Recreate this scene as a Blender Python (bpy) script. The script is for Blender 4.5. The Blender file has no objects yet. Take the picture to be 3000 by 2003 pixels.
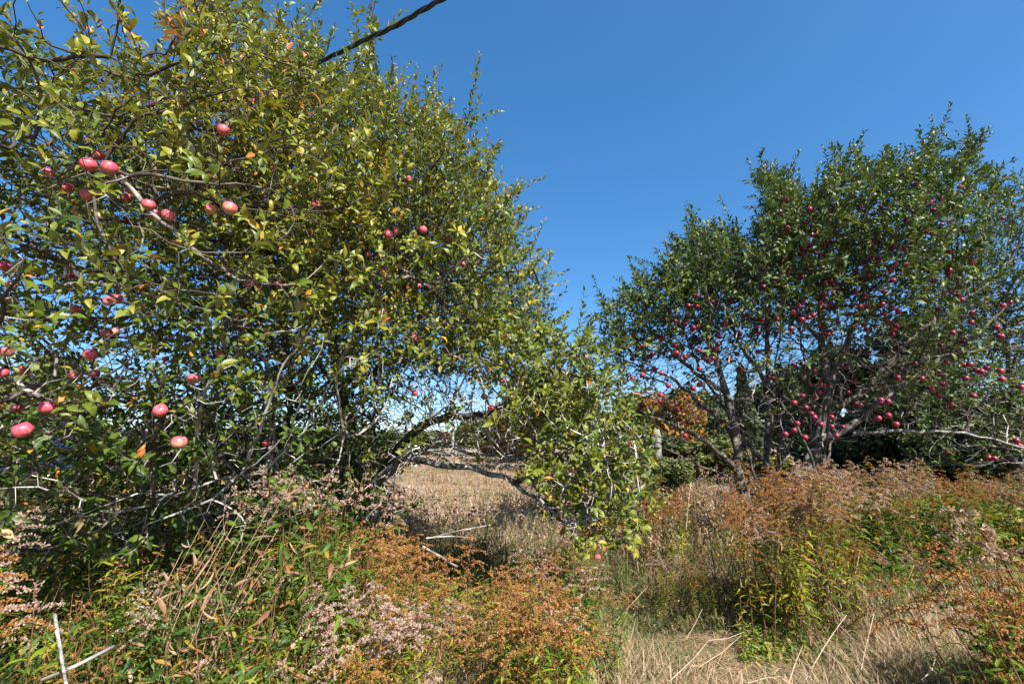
import bpy, math, random, time
import numpy as np
from mathutils import Vector, Matrix, Euler

T0 = time.time()
rng = np.random.default_rng(11)
random.seed(11)
scene = bpy.context.scene
COL = scene.collection
R = math.radians

# ------------------------------------------------------------------ camera
EYE = 1.6
PITCH = R(12.2)
LENS = 16.0
FPX = 3000 * LENS / 36.0
cam_data = bpy.data.cameras.new('camera')
cam = bpy.data.objects.new('camera', cam_data)
COL.objects.link(cam)
cam.location = (0, 0, EYE)
cam.rotation_euler = (math.pi / 2 + PITCH, 0, 0)
cam_data.lens = LENS
cam_data.sensor_width = 36
cam_data.clip_start = 0.05
cam_data.clip_end = 3000
scene.camera = cam

# ------------------------------------------------------------------ sky and sun
SUN_EL, SUN_AZ = R(44), R(146)          # azimuth clockwise from +Y, so behind the viewer and to the right
world = bpy.data.worlds.new('World')
scene.world = world
world.use_nodes = True
wn, wl = world.node_tree.nodes, world.node_tree.links
bg = wn['Background']
sky = wn.new('ShaderNodeTexSky')
sky.sky_type = 'NISHITA'
sky.sun_disc = False
sky.sun_elevation = SUN_EL
sky.sun_rotation = SUN_AZ
sky.altitude = 0
sky.air_density = 0.7
sky.dust_density = 0.8
sky.ozone_density = 3.0
gam = wn.new('ShaderNodeGamma')
gam.inputs[1].default_value = 0.7
hsv = wn.new('ShaderNodeHueSaturation')
hsv.inputs['Saturation'].default_value = 1.52
wl.new(sky.outputs[0], gam.inputs[0])
wl.new(gam.outputs[0], hsv.inputs['Color'])
wl.new(hsv.outputs[0], bg.inputs[0])
bg.inputs[1].default_value = 0.128
sun_data = bpy.data.lights.new('sun', 'SUN')
sun_data.energy = 4.9
sun_data.angle = R(0.5)
sun_data.color = (1.0, 0.95, 0.87)
sun = bpy.data.objects.new('sun', sun_data)
COL.objects.link(sun)
sd = Vector((math.sin(SUN_AZ) * math.cos(SUN_EL), math.cos(SUN_AZ) * math.cos(SUN_EL), math.sin(SUN_EL)))
sun.rotation_euler = (-sd).to_track_quat('-Z', 'Y').to_euler()
scene.view_settings.view_transform = 'Standard'
scene.view_settings.look = 'None'
scene.view_settings.exposure = 1.55
scene.view_settings.gamma = 1
scene.cycles.max_bounces = 7
scene.cycles.diffuse_bounces = 2
scene.cycles.glossy_bounces = 2
scene.cycles.transmission_bounces = 4
scene.cycles.caustics_reflective = False
scene.cycles.caustics_refractive = False

# ------------------------------------------------------------------ helpers
SP, CP = math.sin(PITCH), math.cos(PITCH)


def at(px, py, d):
    """Point of the place d metres ahead that the photograph (3000 px wide) shows at px, py."""
    x = (px - 1500) / FPX
    u = (1001.5 - py) / FPX
    Y = CP - u * SP
    Z = SP + u * CP
    return np.array([x * d / Y, d, EYE + Z * d / Y])


def proj(P):
    P = np.atleast_2d(np.asarray(P, float))
    y, z = P[:, 1], P[:, 2] - EYE
    f = y * CP + z * SP
    u = -y * SP + z * CP
    fs = np.where(np.abs(f) < 1e-4, 1e-4, f)
    return 1500 + FPX * P[:, 0] / fs, 1001.5 - FPX * u / fs, f


def inside(poly, X, Y):
    poly = np.asarray(poly, float)
    r = np.zeros(len(X), bool)
    j = len(poly) - 1
    for i in range(len(poly)):
        xi, yi = poly[i]
        xj, yj = poly[j]
        if yi != yj:
            c = ((yi > Y) != (yj > Y)) & (X < (xj - xi) * (Y - yi) / (yj - yi) + xi)
            r ^= c
        j = i
    return r


def unit(v):
    v = np.asarray(v, float)
    return v / np.maximum(np.linalg.norm(v, axis=-1, keepdims=True), 1e-9)


def rand_unit(n):
    return unit(rng.normal(size=(n, 3)))


def mesh_np(name, V, F, mat=None, rnd=None, smooth=False):
    """Mesh from arrays: V (n,3), F list of (m,k) index arrays, rnd a value per vertex."""
    V = np.asarray(V, np.float32)
    F = [np.asarray(f, np.int32) for f in F if len(f)]
    me = bpy.data.meshes.new(name)
    me.vertices.add(len(V))
    me.vertices.foreach_set('co', V.ravel())
    loops = np.concatenate([f.ravel() for f in F])
    sizes = np.concatenate([np.full(len(f), f.shape[1], np.int32) for f in F])
    starts = np.concatenate([[0], np.cumsum(sizes)[:-1]]).astype(np.int32)
    me.loops.add(len(loops))
    me.loops.foreach_set('vertex_index', loops)
    me.polygons.add(len(sizes))
    me.polygons.foreach_set('loop_start', starts)
    me.polygons.foreach_set('loop_total', sizes)
    if smooth:
        me.polygons.foreach_set('use_smooth', np.ones(len(sizes), bool))
    if rnd is not None:
        a = me.attributes.new('rnd', 'FLOAT', 'POINT')
        a.data.foreach_set('value', np.asarray(rnd, np.float32))
    me.update(calc_edges=True)
    if mat is not None:
        me.materials.append(mat)
    return me


def link(name, me, parent=None, loc=None):
    o = bpy.data.objects.new(name, me)
    COL.objects.link(o)
    if loc is not None:
        o.location = loc
    if parent is not None:
        o.parent = parent
    return o


def tag(o, label, cat=None, group=None, kind=None):
    if label:
        o['label'] = label
    if cat:
        o['category'] = cat
    if group:
        o['group'] = group
    if kind:
        o['kind'] = kind
    return o


def empty(name, label, cat, loc=(0, 0, 0), rz=0.0, group=None):
    o = bpy.data.objects.new(name, None)
    o.empty_display_size = 0.1
    COL.objects.link(o)
    o.location = loc
    o.rotation_euler = (0, 0, rz)
    return tag(o, label, cat, group)


class Geo:
    """Collects vertices and faces of one mesh."""

    def __init__(self):
        self.V, self.F, self.r, self.n = [], {}, [], 0

    def add(self, V, Fs, rnd=0.5):
        V = np.asarray(V, float).reshape(-1, 3)
        for f in Fs:
            f = np.asarray(f, int)
            if len(f):
                self.F.setdefault(f.shape[1], []).append(f + self.n)
        self.V.append(V)
        self.r.append(np.broadcast_to(np.asarray(rnd, float), (len(V),)).copy())
        self.n += len(V)

    def mesh(self, name, mat, smooth=False):
        return mesh_np(name, np.concatenate(self.V), [np.concatenate(v) for v in self.F.values()], mat, np.concatenate(self.r), smooth)


def tube(g, pts, rad, k=6, rnd=0.5, wob=0.0, cap=True):
    pts = np.asarray(pts, float)
    n = len(pts)
    rad = np.broadcast_to(np.asarray(rad, float), (n,))
    t = np.empty_like(pts)
    t[1:-1] = pts[2:] - pts[:-2]
    t[0] = pts[1] - pts[0]
    t[-1] = pts[-1] - pts[-2]
    t = unit(t)
    a = np.cross(t[0], [0.31, 0.2, 0.93])
    if np.linalg.norm(a) < 0.1:
        a = np.cross(t[0], [1, 0, 0])
    us = np.empty_like(pts)
    for i in range(n):
        a = a - t[i] * np.dot(a, t[i])
        a = a / max(np.linalg.norm(a), 1e-9)
        us[i] = a
    vs = np.cross(t, us)
    ang = np.arange(k) * 2 * math.pi / k
    rr = rad[:, None] * (1 + (wob * rng.uniform(-1, 1, (n, k)) if wob else 0))
    V = pts[:, None] + rr[..., None] * (np.cos(ang)[None, :, None] * us[:, None] + np.sin(ang)[None, :, None] * vs[:, None])
    V = V.reshape(-1, 3)
    i = np.arange(n - 1)[:, None] * k
    j = np.arange(k)[None]
    j2 = (j + 1) % k
    F = np.stack([i + j, i + j2, i + k + j2, i + k + j], -1).reshape(-1, 4)
    fs = [F]
    if cap and k >= 3:
        fs.append(np.array([[(n - 1) * k + q for q in range(k)]]))
    g.add(V, fs, rnd)


def smooth_path(P, step):
    """Catmull-Rom through P, resampled about every step."""
    P = np.asarray(P, float)
    Q = np.vstack([2 * P[0] - P[1], P, 2 * P[-1] - P[-2]])
    out = []
    for i in range(1, len(Q) - 2):
        m = max(1, int(np.linalg.norm(Q[i + 1] - Q[i]) / step))
        for s in range(m):
            t = s / m
            out.append(0.5 * ((2 * Q[i]) + (-Q[i - 1] + Q[i + 1]) * t + (2 * Q[i - 1] - 5 * Q[i] + 4 * Q[i + 1] - Q[i + 2]) * t * t
                              + (-Q[i - 1] + 3 * Q[i] - 3 * Q[i + 1] + Q[i + 2]) * t ** 3))
    out.append(P[-1])
    return np.array(out)


def strips(base, axis, nrm, L, W, curl, fold, rnd, prof, cols=3):
    """Many leaves at once. prof: rows of (t, half width); returns V, F, rnd."""
    axis = unit(axis)
    s = unit(np.cross(axis, nrm))
    nn = np.cross(s, axis)
    N = len(base)
    tt = np.array([p[0] for p in prof])
    hw = np.array([p[1] for p in prof])
    nr = len(tt)
    cc = np.linspace(-1, 1, cols)
    tp = np.maximum(tt, 0)
    ang = curl[:, None] * tp[None]                                    # bend grows along the blade
    xa = np.where(np.abs(ang) > 1e-3, np.sin(ang) / np.where(np.abs(curl[:, None]) > 1e-3, curl[:, None], 1), tp[None])
    za = -np.where(np.abs(ang) > 1e-3, (1 - np.cos(ang)) / np.where(np.abs(curl[:, None]) > 1e-3, curl[:, None], 1), 0)
    xa = xa + np.minimum(tt, 0)[None]
    X = xa * L[:, None]
    Z = za * L[:, None]
    Yw = hw[None, :, None] * cc[None, None, :] * W[:, None, None]
    Zf = np.abs(cc)[None, None, :] * hw[None, :, None] * (fold * W)[:, None, None]
    ca, sa = np.cos(ang), np.sin(ang)
    ups = nn[:, None] * ca[..., None] + axis[:, None] * sa[..., None]
    V = (base[:, None, None] + axis[:, None, None] * X[:, :, None, None] + nn[:, None, None] * Z[:, :, None, None]
         + s[:, None, None] * Yw[..., None] + ups[:, :, None] * Zf[..., None])
    V = V.reshape(-1, 3)
    i = (np.arange(nr - 1)[:, None] * cols + np.arange(cols - 1)[None]).ravel()
    q = np.stack([i, i + 1, i + cols + 1, i + cols], -1)
    F = (q[None] + (np.arange(N) * nr * cols)[:, None, None]).reshape(-1, 4)
    return V, F, np.repeat(rnd, nr * cols)


APPLE_LEAF = [(-0.28, 0.035), (0.0, 0.05), (0.22, 0.85), (0.48, 1.0), (0.78, 0.52), (1.0, 0.03)]
LANCE_LEAF = [(0.0, 0.25), (0.3, 1.0), (0.65, 0.8), (1.0, 0.03)]


# ------------------------------------------------------------------ materials
def new_mat(name):
    m = bpy.data.materials.new(name)
    m.use_nodes = True
    nt = m.node_tree
    return m, nt.nodes, nt.links, nt.nodes['Principled BSDF'], nt.nodes['Material Output']


def ramp(nodes, stops, interp='LINEAR'):
    r = nodes.new('ShaderNodeValToRGB')
    e = r.color_ramp
    e.interpolation = interp
    while len(e.elements) < len(stops):
        e.elements.new(0.5)
    for el, (p, c) in zip(e.elements, stops):
        el.position = p
        el.color = (*c, 1)
    return r


def leaf_mat(name, stops, back, src='attr', trans=0.2, rough=0.45, spot=0.25, spec=0.28, tgain=1.6):
    m, n, l, p, out = new_mat(name)
    if src == 'attr':
        a = n.new('ShaderNodeAttribute')
        a.attribute_name = 'rnd'
        fac = a.outputs['Fac']
    elif src == 'both':
        a = n.new('ShaderNodeAttribute')
        a.attribute_name = 'rnd'
        oi = n.new('ShaderNodeObjectInfo')
        ma = n.new('ShaderNodeMath')
        ma.operation = 'MULTIPLY_ADD'
        l.new(oi.outputs['Random'], ma.inputs[0])
        ma.inputs[1].default_value = 0.3
        l.new(a.outputs['Fac'], ma.inputs[2])
        mb = n.new('ShaderNodeMath')
        mb.operation = 'SUBTRACT'
        mb.use_clamp = True
        l.new(ma.outputs[0], mb.inputs[0])
        mb.inputs[1].default_value = 0.15
        fac = mb.outputs[0]
    else:
        oi = n.new('ShaderNodeObjectInfo')
        sx = n.new('ShaderNodeSeparateColor')
        l.new(oi.outputs['Color'], sx.inputs[0])
        fac = sx.outputs[0]
    r = ramp(n, stops)
    l.new(fac, r.inputs[0])
    tc = n.new('ShaderNodeTexCoord')
    nz = n.new('ShaderNodeTexNoise')
    nz.inputs['Scale'].default_value = 45
    nz.inputs['Detail'].default_value = 3
    l.new(tc.outputs['Object'], nz.inputs['Vector'])
    vr = ramp(n, [(0.3, (1 - spot,) * 3), (0.55, (1, 1, 1)), (0.8, (1 + spot * 0.6, 1 + spot * 0.4, 1))])
    l.new(nz.outputs[0], vr.inputs[0])
    mu = n.new('ShaderNodeMix')
    mu.data_type = 'RGBA'
    mu.blend_type = 'MULTIPLY'
    mu.inputs[0].default_value = 1
    l.new(r.outputs[0], mu.inputs[6])
    l.new(vr.outputs[0], mu.inputs[7])
    geo = n.new('ShaderNodeNewGeometry')
    mb = n.new('ShaderNodeMix')
    mb.data_type = 'RGBA'
    mk = n.new('ShaderNodeMath')
    mk.operation = 'MULTIPLY'
    mk.inputs[1].default_value = 0.6
    l.new(geo.outputs['Backfacing'], mk.inputs[0])
    l.new(mk.outputs[0], mb.inputs[0])
    l.new(mu.outputs[2], mb.inputs[6])
    mb.inputs[7].default_value = (*back, 1)
    l.new(mb.outputs[2], p.inputs['Base Color'])
    p.inputs['Roughness'].default_value = rough
    p.inputs['Specular IOR Level'].default_value = spec
    tr = n.new('ShaderNodeBsdfTranslucent')
    tg = n.new('ShaderNodeMix')
    tg.data_type = 'RGBA'
    tg.blend_type = 'MULTIPLY'
    tg.inputs[0].default_value = 1
    l.new(mu.outputs[2], tg.inputs[6])
    tg.inputs[7].default_value = (tgain, tgain, tgain * 0.6, 1)
    l.new(tg.outputs[2], tr.inputs[0])
    ms = n.new('ShaderNodeMixShader')
    ms.inputs[0].default_value = trans
    l.new(p.outputs[0], ms.inputs[1])
    l.new(tr.outputs[0], ms.inputs[2])
    l.new(ms.outputs[0], out.inputs[0])
    return m


def noise_mat(name, stops, scale=6, rough=0.85, detail=6, bump=0.0, bscale=None, spec=0.2, use_rnd=False, rvar=0.3, stretch=None, distort=0.0):
    m, n, l, p, out = new_mat(name)
    tc = n.new('ShaderNodeTexCoord')
    vec = tc.outputs['Object']
    if stretch:
        mp = n.new('ShaderNodeMapping')
        mp.inputs['Scale'].default_value = stretch
        l.new(vec, mp.inputs[0])
        vec = mp.outputs[0]
    nz = n.new('ShaderNodeTexNoise')
    nz.inputs['Scale'].default_value = scale
    nz.inputs['Detail'].default_value = detail
    nz.inputs['Distortion'].default_value = distort
    l.new(vec, nz.inputs['Vector'])
    r = ramp(n, stops)
    fac = nz.outputs[0]
    if use_rnd:
        a = n.new('ShaderNodeAttribute')
        a.attribute_name = 'rnd'
        ma = n.new('ShaderNodeMath')
        ma.operation = 'MULTIPLY_ADD'
        l.new(a.outputs['Fac'], ma.inputs[0])
        ma.inputs[1].default_value = rvar
        l.new(fac, ma.inputs[2])
        mb = n.new('ShaderNodeMath')
        mb.operation = 'SUBTRACT'
        l.new(ma.outputs[0], mb.inputs[0])
        mb.inputs[1].default_value = rvar / 2
        fac = mb.outputs[0]
    l.new(fac, r.inputs[0])
    l.new(r.outputs[0], p.inputs['Base Color'])
    p.inputs['Roughness'].default_value = rough
    p.inputs['Specular IOR Level'].default_value = spec
    if bump:
        b = n.new('ShaderNodeBump')
        b.inputs['Strength'].default_value = bump
        b.inputs['Distance'].default_value = 0.02
        nb = n.new('ShaderNodeTexNoise')
        nb.inputs['Scale'].default_value = bscale or scale * 4
        nb.inputs['Detail'].default_value = 5
        l.new(vec, nb.inputs['Vector'])
        l.new(nb.outputs[0], b.inputs['Height'])
        l.new(b.outputs[0], p.inputs['Normal'])
    return m


def plain(name, c, rough=0.5, metal=0.0, spec=0.5):
    m, n, l, p, out = new_mat(name)
    tc = n.new('ShaderNodeTexCoord')
    nz = n.new('ShaderNodeTexNoise')
    nz.inputs['Scale'].default_value = 14
    nz.inputs['Detail'].default_value = 5
    l.new(tc.outputs['Object'], nz.inputs['Vector'])
    r = ramp(n, [(0.3, tuple(x * 0.8 for x in c)), (0.7, tuple(min(1, x * 1.12) for x in c))])
    l.new(nz.outputs[0], r.inputs[0])
    l.new(r.outputs[0], p.inputs['Base Color'])
    p.inputs['Roughness'].default_value = rough
    p.inputs['Metallic'].default_value = metal
    p.inputs['Specular IOR Level'].default_value = spec
    return m


M = {}
GA = [(0.0, (0.030, 0.058, 0.008)), (0.32, (0.070, 0.104, 0.010)), (0.60, (0.135, 0.155, 0.014)), (0.82, (0.225, 0.200, 0.020)),
      (0.92, (0.32, 0.215, 0.024)), (0.97, (0.38, 0.14, 0.02)), (1.0, (0.28, 0.09, 0.03))]
GB = [(0.0, (0.016, 0.036, 0.008)), (0.5, (0.045, 0.076, 0.009)), (0.85, (0.100, 0.128, 0.013)), (0.96, (0.17, 0.155, 0.018)),
      (1.0, (0.30, 0.15, 0.02))]
M['leafA'] = leaf_mat('apple_leaf_olive', GA, (0.20, 0.22, 0.12))
M['leafA_o'] = leaf_mat('apple_leaf_olive_single', GA, (0.20, 0.22, 0.12), src='obj')
M['leafB'] = leaf_mat('apple_leaf_dark', GB, (0.13, 0.16, 0.085))
M['leafB_o'] = leaf_mat('apple_leaf_dark_single', GB, (0.13, 0.16, 0.085), src='obj')
GW = [(0.0, (0.016, 0.052, 0.009)), (0.38, (0.080, 0.140, 0.013)), (0.62, (0.210, 0.235, 0.022)), (0.84, (0.28, 0.18, 0.025)),
      (0.94, (0.24, 0.095, 0.035)), (1.0, (0.20, 0.10, 0.06))]
M['weed'] = leaf_mat('goldenrod_leaf', GW, (0.14, 0.17, 0.06), src='both', trans=0.32, rough=0.5)
M['weed_o'] = leaf_mat('goldenrod_leaf_single', GW, (0.14, 0.17, 0.06), src='obj', trans=0.32, rough=0.5)
M['rust'] = leaf_mat('rust_floret', [(0.0, (0.14, 0.058, 0.020)), (0.4, (0.32, 0.150, 0.045)), (0.7, (0.46, 0.25, 0.095)), (1.0, (0.55, 0.38, 0.24))],
                     (0.34, 0.17, 0.05), src='both', trans=0.25, rough=0.9, spec=0.1)
M['fluff'] = leaf_mat('fluff_floret', [(0.0, (0.20, 0.125, 0.09)), (0.4, (0.36, 0.245, 0.19)), (0.8, (0.48, 0.36, 0.30)), (1.0, (0.54, 0.43, 0.37))],
                      (0.42, 0.31, 0.26), src='both', trans=0.3, rough=0.95, spec=0.05)
M['stem'] = noise_mat('weed_stem', [(0.3, (0.06, 0.028, 0.016)), (0.7, (0.16, 0.075, 0.04))], 20)
M['straw'] = noise_mat('dead_straw', [(0.3, (0.26, 0.20, 0.13)), (0.7, (0.44, 0.36, 0.26))], 12, rough=0.7)
M['brown_stalk'] = noise_mat('brown_stalk', [(0.3, (0.16, 0.09, 0.05)), (0.7, (0.36, 0.25, 0.16))], 12, rough=0.7)
M['dry'] = leaf_mat('dry_leaf', [(0.0, (0.12, 0.06, 0.035)), (0.5, (0.28, 0.16, 0.09)), (1.0, (0.42, 0.30, 0.17))], (0.28, 0.19, 0.12),
                    src='both', trans=0.2, rough=0.7)
M['bark'] = noise_mat('apple_bark', [(0.30, (0.032, 0.026, 0.022)), (0.52, (0.085, 0.072, 0.062)), (0.62, (0.15, 0.138, 0.125)), (0.74, (0.33, 0.32, 0.29))],
                      11, bump=0.9, bscale=38, distort=0.6)
M['bark_dark'] = noise_mat('apple_bark_brown', [(0.3, (0.028, 0.020, 0.016)), (0.55, (0.075, 0.055, 0.043)), (0.72, (0.16, 0.13, 0.11))],
                           14, bump=0.9, bscale=45)
M['lichen'] = noise_mat('lichen_bark', [(0.34, (0.075, 0.066, 0.058)), (0.48, (0.22, 0.21, 0.19)), (0.68, (0.43, 0.43, 0.40))], 20, bump=1.0, bscale=60)
M['twig'] = noise_mat('twig_bark', [(0.35, (0.055, 0.043, 0.037)), (0.50, (0.17, 0.148, 0.135)), (0.66, (0.42, 0.40, 0.375))], 7, use_rnd=True, rvar=0.5)
M['soil'] = noise_mat('meadow_soil', [(0.3, (0.09, 0.062, 0.035)), (0.5, (0.20, 0.145, 0.09)), (0.7, (0.30, 0.22, 0.145))], 1.6, detail=9, bump=0.6, bscale=22)
GG = [(0.0, (0.05, 0.09, 0.02)), (0.25, (0.12, 0.14, 0.045)), (0.45, (0.27, 0.185, 0.105)), (0.75, (0.41, 0.295, 0.195)), (1.0, (0.54, 0.43, 0.32))]
M['grass'] = leaf_mat('dry_grass', GG, (0.30, 0.24, 0.15), trans=0.25, rough=0.6, spot=0.1, tgain=1.1)
M['meadow'] = leaf_mat('meadow_growth', [(0.0, (0.06, 0.085, 0.02)), (0.3, (0.15, 0.125, 0.04)), (0.5, (0.27, 0.155, 0.08)), (0.75, (0.33, 0.225, 0.17)), (1.0, (0.41, 0.315, 0.285))],
                       (0.28, 0.2, 0.13), trans=0.2, rough=0.8, spot=0.1, tgain=1.1)


# ------------------------------------------------------------------ the ground
def ground_z(x, y):
    return 0.05 * np.sin(x * 0.9 + 1) * np.cos(y * 0.7) + 0.03 * np.sin(x * 2.3 + y * 1.7) + 0.02 * np.sin(y * 3.1 - x * 2.7)


n_ = 140
gx = np.sign(np.linspace(-1, 1, n_)) * np.abs(np.linspace(-1, 1, n_)) ** 3 * 900
gy = np.concatenate([[-60, -25, -10], np.linspace(-4, 14, 70), 14 + (np.linspace(0.02, 1, 50) ** 3) * 1200])
GX, GY = np.meshgrid(gx, gy)
fade = np.clip(1 - (np.abs(GX) + np.abs(GY)) / 60, 0, 1)
GZ = ground_z(GX, GY) * fade
ny, nx = GX.shape
idx = (np.arange(ny - 1)[:, None] * nx + np.arange(nx - 1)[None]).ravel()
ground = link('ground', mesh_np('ground', np.stack([GX, GY, GZ], -1).reshape(-1, 3), [np.stack([idx, idx + 1, idx + nx + 1, idx + nx], -1)], M['soil'], smooth=True))
tag(ground, 'uneven earth of the old orchard under dry tan grass', kind='structure')


def grass_patch(name, label, X, Y, H, W, rnd, lean, mat, rows=((0, 1), (0.45, 0.8), (0.8, 0.5), (1, 0.04)), flat=None):
    N = len(X)
    base = np.stack([X, Y, ground_z(X, Y) - 0.01], -1)
    az = rng.uniform(0, 2 * math.pi, N)
    tilt = lean
    ax = np.stack([np.sin(tilt) * np.cos(az), np.sin(tilt) * np.sin(az), np.cos(tilt)], -1)
    nr = np.stack([-np.cos(tilt) * np.cos(az), -np.cos(tilt) * np.sin(az), np.sin(tilt)], -1)
    roll = rng.uniform(-1, 1, N)[:, None]
    nr = unit(nr + roll * np.cross(ax, nr))
    V, F, r = strips(base, ax, nr, H, W, rng.uniform(0.1, 1.5, N), np.zeros(N), rnd, rows, cols=2)
    V[:, 2] = np.maximum(V[:, 2], -0.02)
    o = link(name, mesh_np(name, V, [F], mat, r))
    return tag(o, label, kind='stuff')


def vnoise(X, Y, s, seed):
    """Cheap smooth noise 0..1 from a few sines."""
    q = np.random.default_rng(seed)
    v = np.zeros_like(X)
    for _ in range(6):
        a, b, c = q.normal(size=3)
        v += np.sin((a * X + b * Y) * s + c * 7)
    return 0.5 + v / 7.0


# near matted grass, thick on the open strip to the right of the middle
N = 150000
d = 2.3 + 5.2 * rng.random(N) ** 1.1
px_ = rng.uniform(1250, 3150, N)
X = (px_ - 1500) / FPX * d * 1.05
green = vnoise(X, d, 1.1, 3)
gpatch = np.exp(-((X - 0.95) ** 2 / 0.35 + (d - 4.8) ** 2 / 0.9)) + 0.8 * np.exp(-((X - 2.6) ** 2 / 0.9 + (d - 2.9) ** 2 / 0.35))
rn = np.clip(0.66 + 0.22 * rng.normal(size=N) - 0.7 * np.clip(green - 0.6, 0, 1) - 0.5 * gpatch * (rng.random(N) < 0.7), 0, 1)
tall = 0.55 + 0.9 * vnoise(X, d, 1.7, 5)
path = np.exp(-((X - (0.33 * d + 0.25)) / (0.16 * d + 0.25)) ** 2)
H = rng.uniform(0.10, 0.38, N) * tall * (1 - 0.5 * path)
grass_patch('grass', 'matted dry tan grass with green blades on the open strip', X, d, H, rng.uniform(0.0013, 0.0032, N), rn,
            np.minimum(np.abs(rng.normal(0, 0.6, N)) + 0.55 * path, 1.5), M['grass'])
# litter of broken straw and curled leaves on the strip
N = 9000
d = 2.6 + 3.6 * rng.random(N)
X = (rng.uniform(1350, 3000, N) - 1500) / FPX * d * 1.05
Lk = rng.uniform(0.02, 0.11, N)
V, F, r = strips(np.stack([X, d, ground_z(X, d) + rng.uniform(0.01, 0.12, N)], -1), rand_unit(N) * np.array([1, 1, 0.35]), rand_unit(N) * 0.5 + np.array([0, 0, 1.0]), Lk,
                 np.where(rng.random(N) < 0.06, Lk * 0.14, 0.0020), rng.normal(0.3, 0.7, N), np.full(N, 0.3), np.clip(rng.normal(0.6, 0.28, N), 0, 1), LANCE_LEAF)
tag(link('leaf_litter', mesh_np('leaf_litter', V, [F], M['dry'], r, True)), 'broken straw and curled brown leaves littering the open strip', kind='stuff')
# meadow beyond
N = 80000
d = 4.4 + 40 * rng.random(N) ** 2.0
X = (rng.uniform(-1800, 1900, N) / FPX) * d * 1.05
band = vnoise(X, d, 0.45, 8)
near_ = np.clip((9.5 - d) / 5, 0, 1)
rn = np.clip(band * 0.9 + 0.75 * (vnoise(X, d, 1.3, 61) - 0.5) - 0.02 - 0.45 * near_ * (rng.random(N) < 0.7) + rng.normal(0, 0.17, N), 0, 1)
H = rng.uniform(0.22, 0.62, N) * (0.55 + 0.75 * vnoise(X, d, 0.6, 9)) * np.clip((d - 3.4) / 3.5, 0.35, 1) * np.clip(1.15 - d / 50, 0.55, 1)
W = rng.uniform(0.003, 0.008, N) * (0.45 + d / 13)
grass_patch('meadow_grass', 'tan and rust coloured meadow growth beyond the apple trees', X, d, H, W, rn, np.abs(rng.normal(0, 0.45, N)), M['meadow'],
            rows=((0, 0.6), (0.5, 0.9), (0.8, 1.0), (1, 0.15)))
# seed heads floating over the meadow
K = 5200
dk = 5.5 + 26 * rng.random(K) ** 1.7
Xk = (rng.uniform(-1700, 1850, K) / FPX) * dk * 1.05
hk = rng.uniform(0.3, 0.72, K) * (0.55 + 0.75 * vnoise(Xk, dk, 0.6, 9))
m_ = 14
C = np.repeat(np.stack([Xk, dk, hk], -1), m_, 0) + rng.normal(size=(K * m_, 3)) * np.array([0.045, 0.045, 0.055])
rk = np.clip(np.repeat(vnoise(Xk, dk, 0.8, 21) * 1.3 - 0.1, m_) + rng.normal(0, 0.15, K * m_), 0.42, 0.72)
Lk = rng.uniform(0.018, 0.04, K * m_) * (0.7 + np.repeat(dk, m_) / 22)
V, F, r = strips(C, rand_unit(K * m_) + np.array([0, 0, 0.7]), rand_unit(K * m_), Lk, Lk * 0.3, np.full(K * m_, 0.4), np.zeros(K * m_), rk, ((0, 0.4), (0.5, 1), (1, 0.2)), cols=2)
tag(link('meadow_seed_heads', mesh_np('meadow_seed_heads', V, [F], M['meadow'], r)), 'pinkish and rust seed heads standing over the meadow', kind='stuff')


def undergrowth(name, label, px0, px1, d0, d1, n, h0, h1, hue, leaf=0.085, mask=None, wid=(0.12, 0.3), blob=None):
    d = np.sqrt(d0 ** 2 + (d1 ** 2 - d0 ** 2) * rng.random(n))
    X = (rng.uniform(px0, px1, n) - 1500) / FPX * d * 1.03
    top = h0 + (h1 - h0) * vnoise(X, d, 2.1, 31)
    edge = np.minimum(np.minimum((d - d0) / (0.16 * (d1 - d0)), (d1 - d) / (0.16 * (d1 - d0))), 1)
    top = top * np.clip(0.3 + 0.7 * edge, 0.2, 1) * rng.uniform(0.75, 1.1, n)
    if blob:
        top = top * np.exp(-((X - blob[0]) ** 2 + (d - blob[1]) ** 2) / (2 * blob[2] ** 2))
    z = top * rng.random(n) ** 0.7
    ax = rand_unit(n) * np.array([1, 1, 0.6]) + np.array([0, 0, 0.15])
    nr = rand_unit(n) * 0.7 + np.array([0, 0, 0.8])
    L = leaf * rng.uniform(0.5, 1.4, n)
    rn = np.clip(hue + 0.5 * (vnoise(X, d, 1.6, 37) - 0.5) + rng.normal(0, 0.12, n), 0, 1)
    rn = np.where(rng.random(n) < 0.20, rng.uniform(0.72, 1, n), rn)
    V, F, r = strips(np.stack([X, d, z], -1), ax, nr, L, L * rng.uniform(wid[0], wid[1], n), rng.uniform(0.1, 1.4, n), np.full(n, 0.3), rn, LANCE_LEAF)
    k = n // 9                                  # bare stems among the leaves
    i = rng.choice(n, k)
    b = np.stack([X[i], d[i], np.zeros(k)], -1)
    a2 = np.stack([rng.normal(0, 0.25, k), rng.normal(0, 0.25, k), np.ones(k)], -1)
    V2, F2, r2 = strips(b, a2, rand_unit(k), top[i] * rng.uniform(0.7, 1.15, k), np.full(k, 0.0024), rng.uniform(0, 0.6, k), np.zeros(k), np.clip(rng.normal(0.93, 0.06, k), 0, 1), ((0, 1), (0.5, 0.9), (1, 0.5)), cols=2)
    o = link(name, mesh_np(name, np.concatenate([V, V2]), [F, F2 + len(V)], M['weed'], np.concatenate([r, r2]), True))
    return tag(o, label, kind='stuff')


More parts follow.
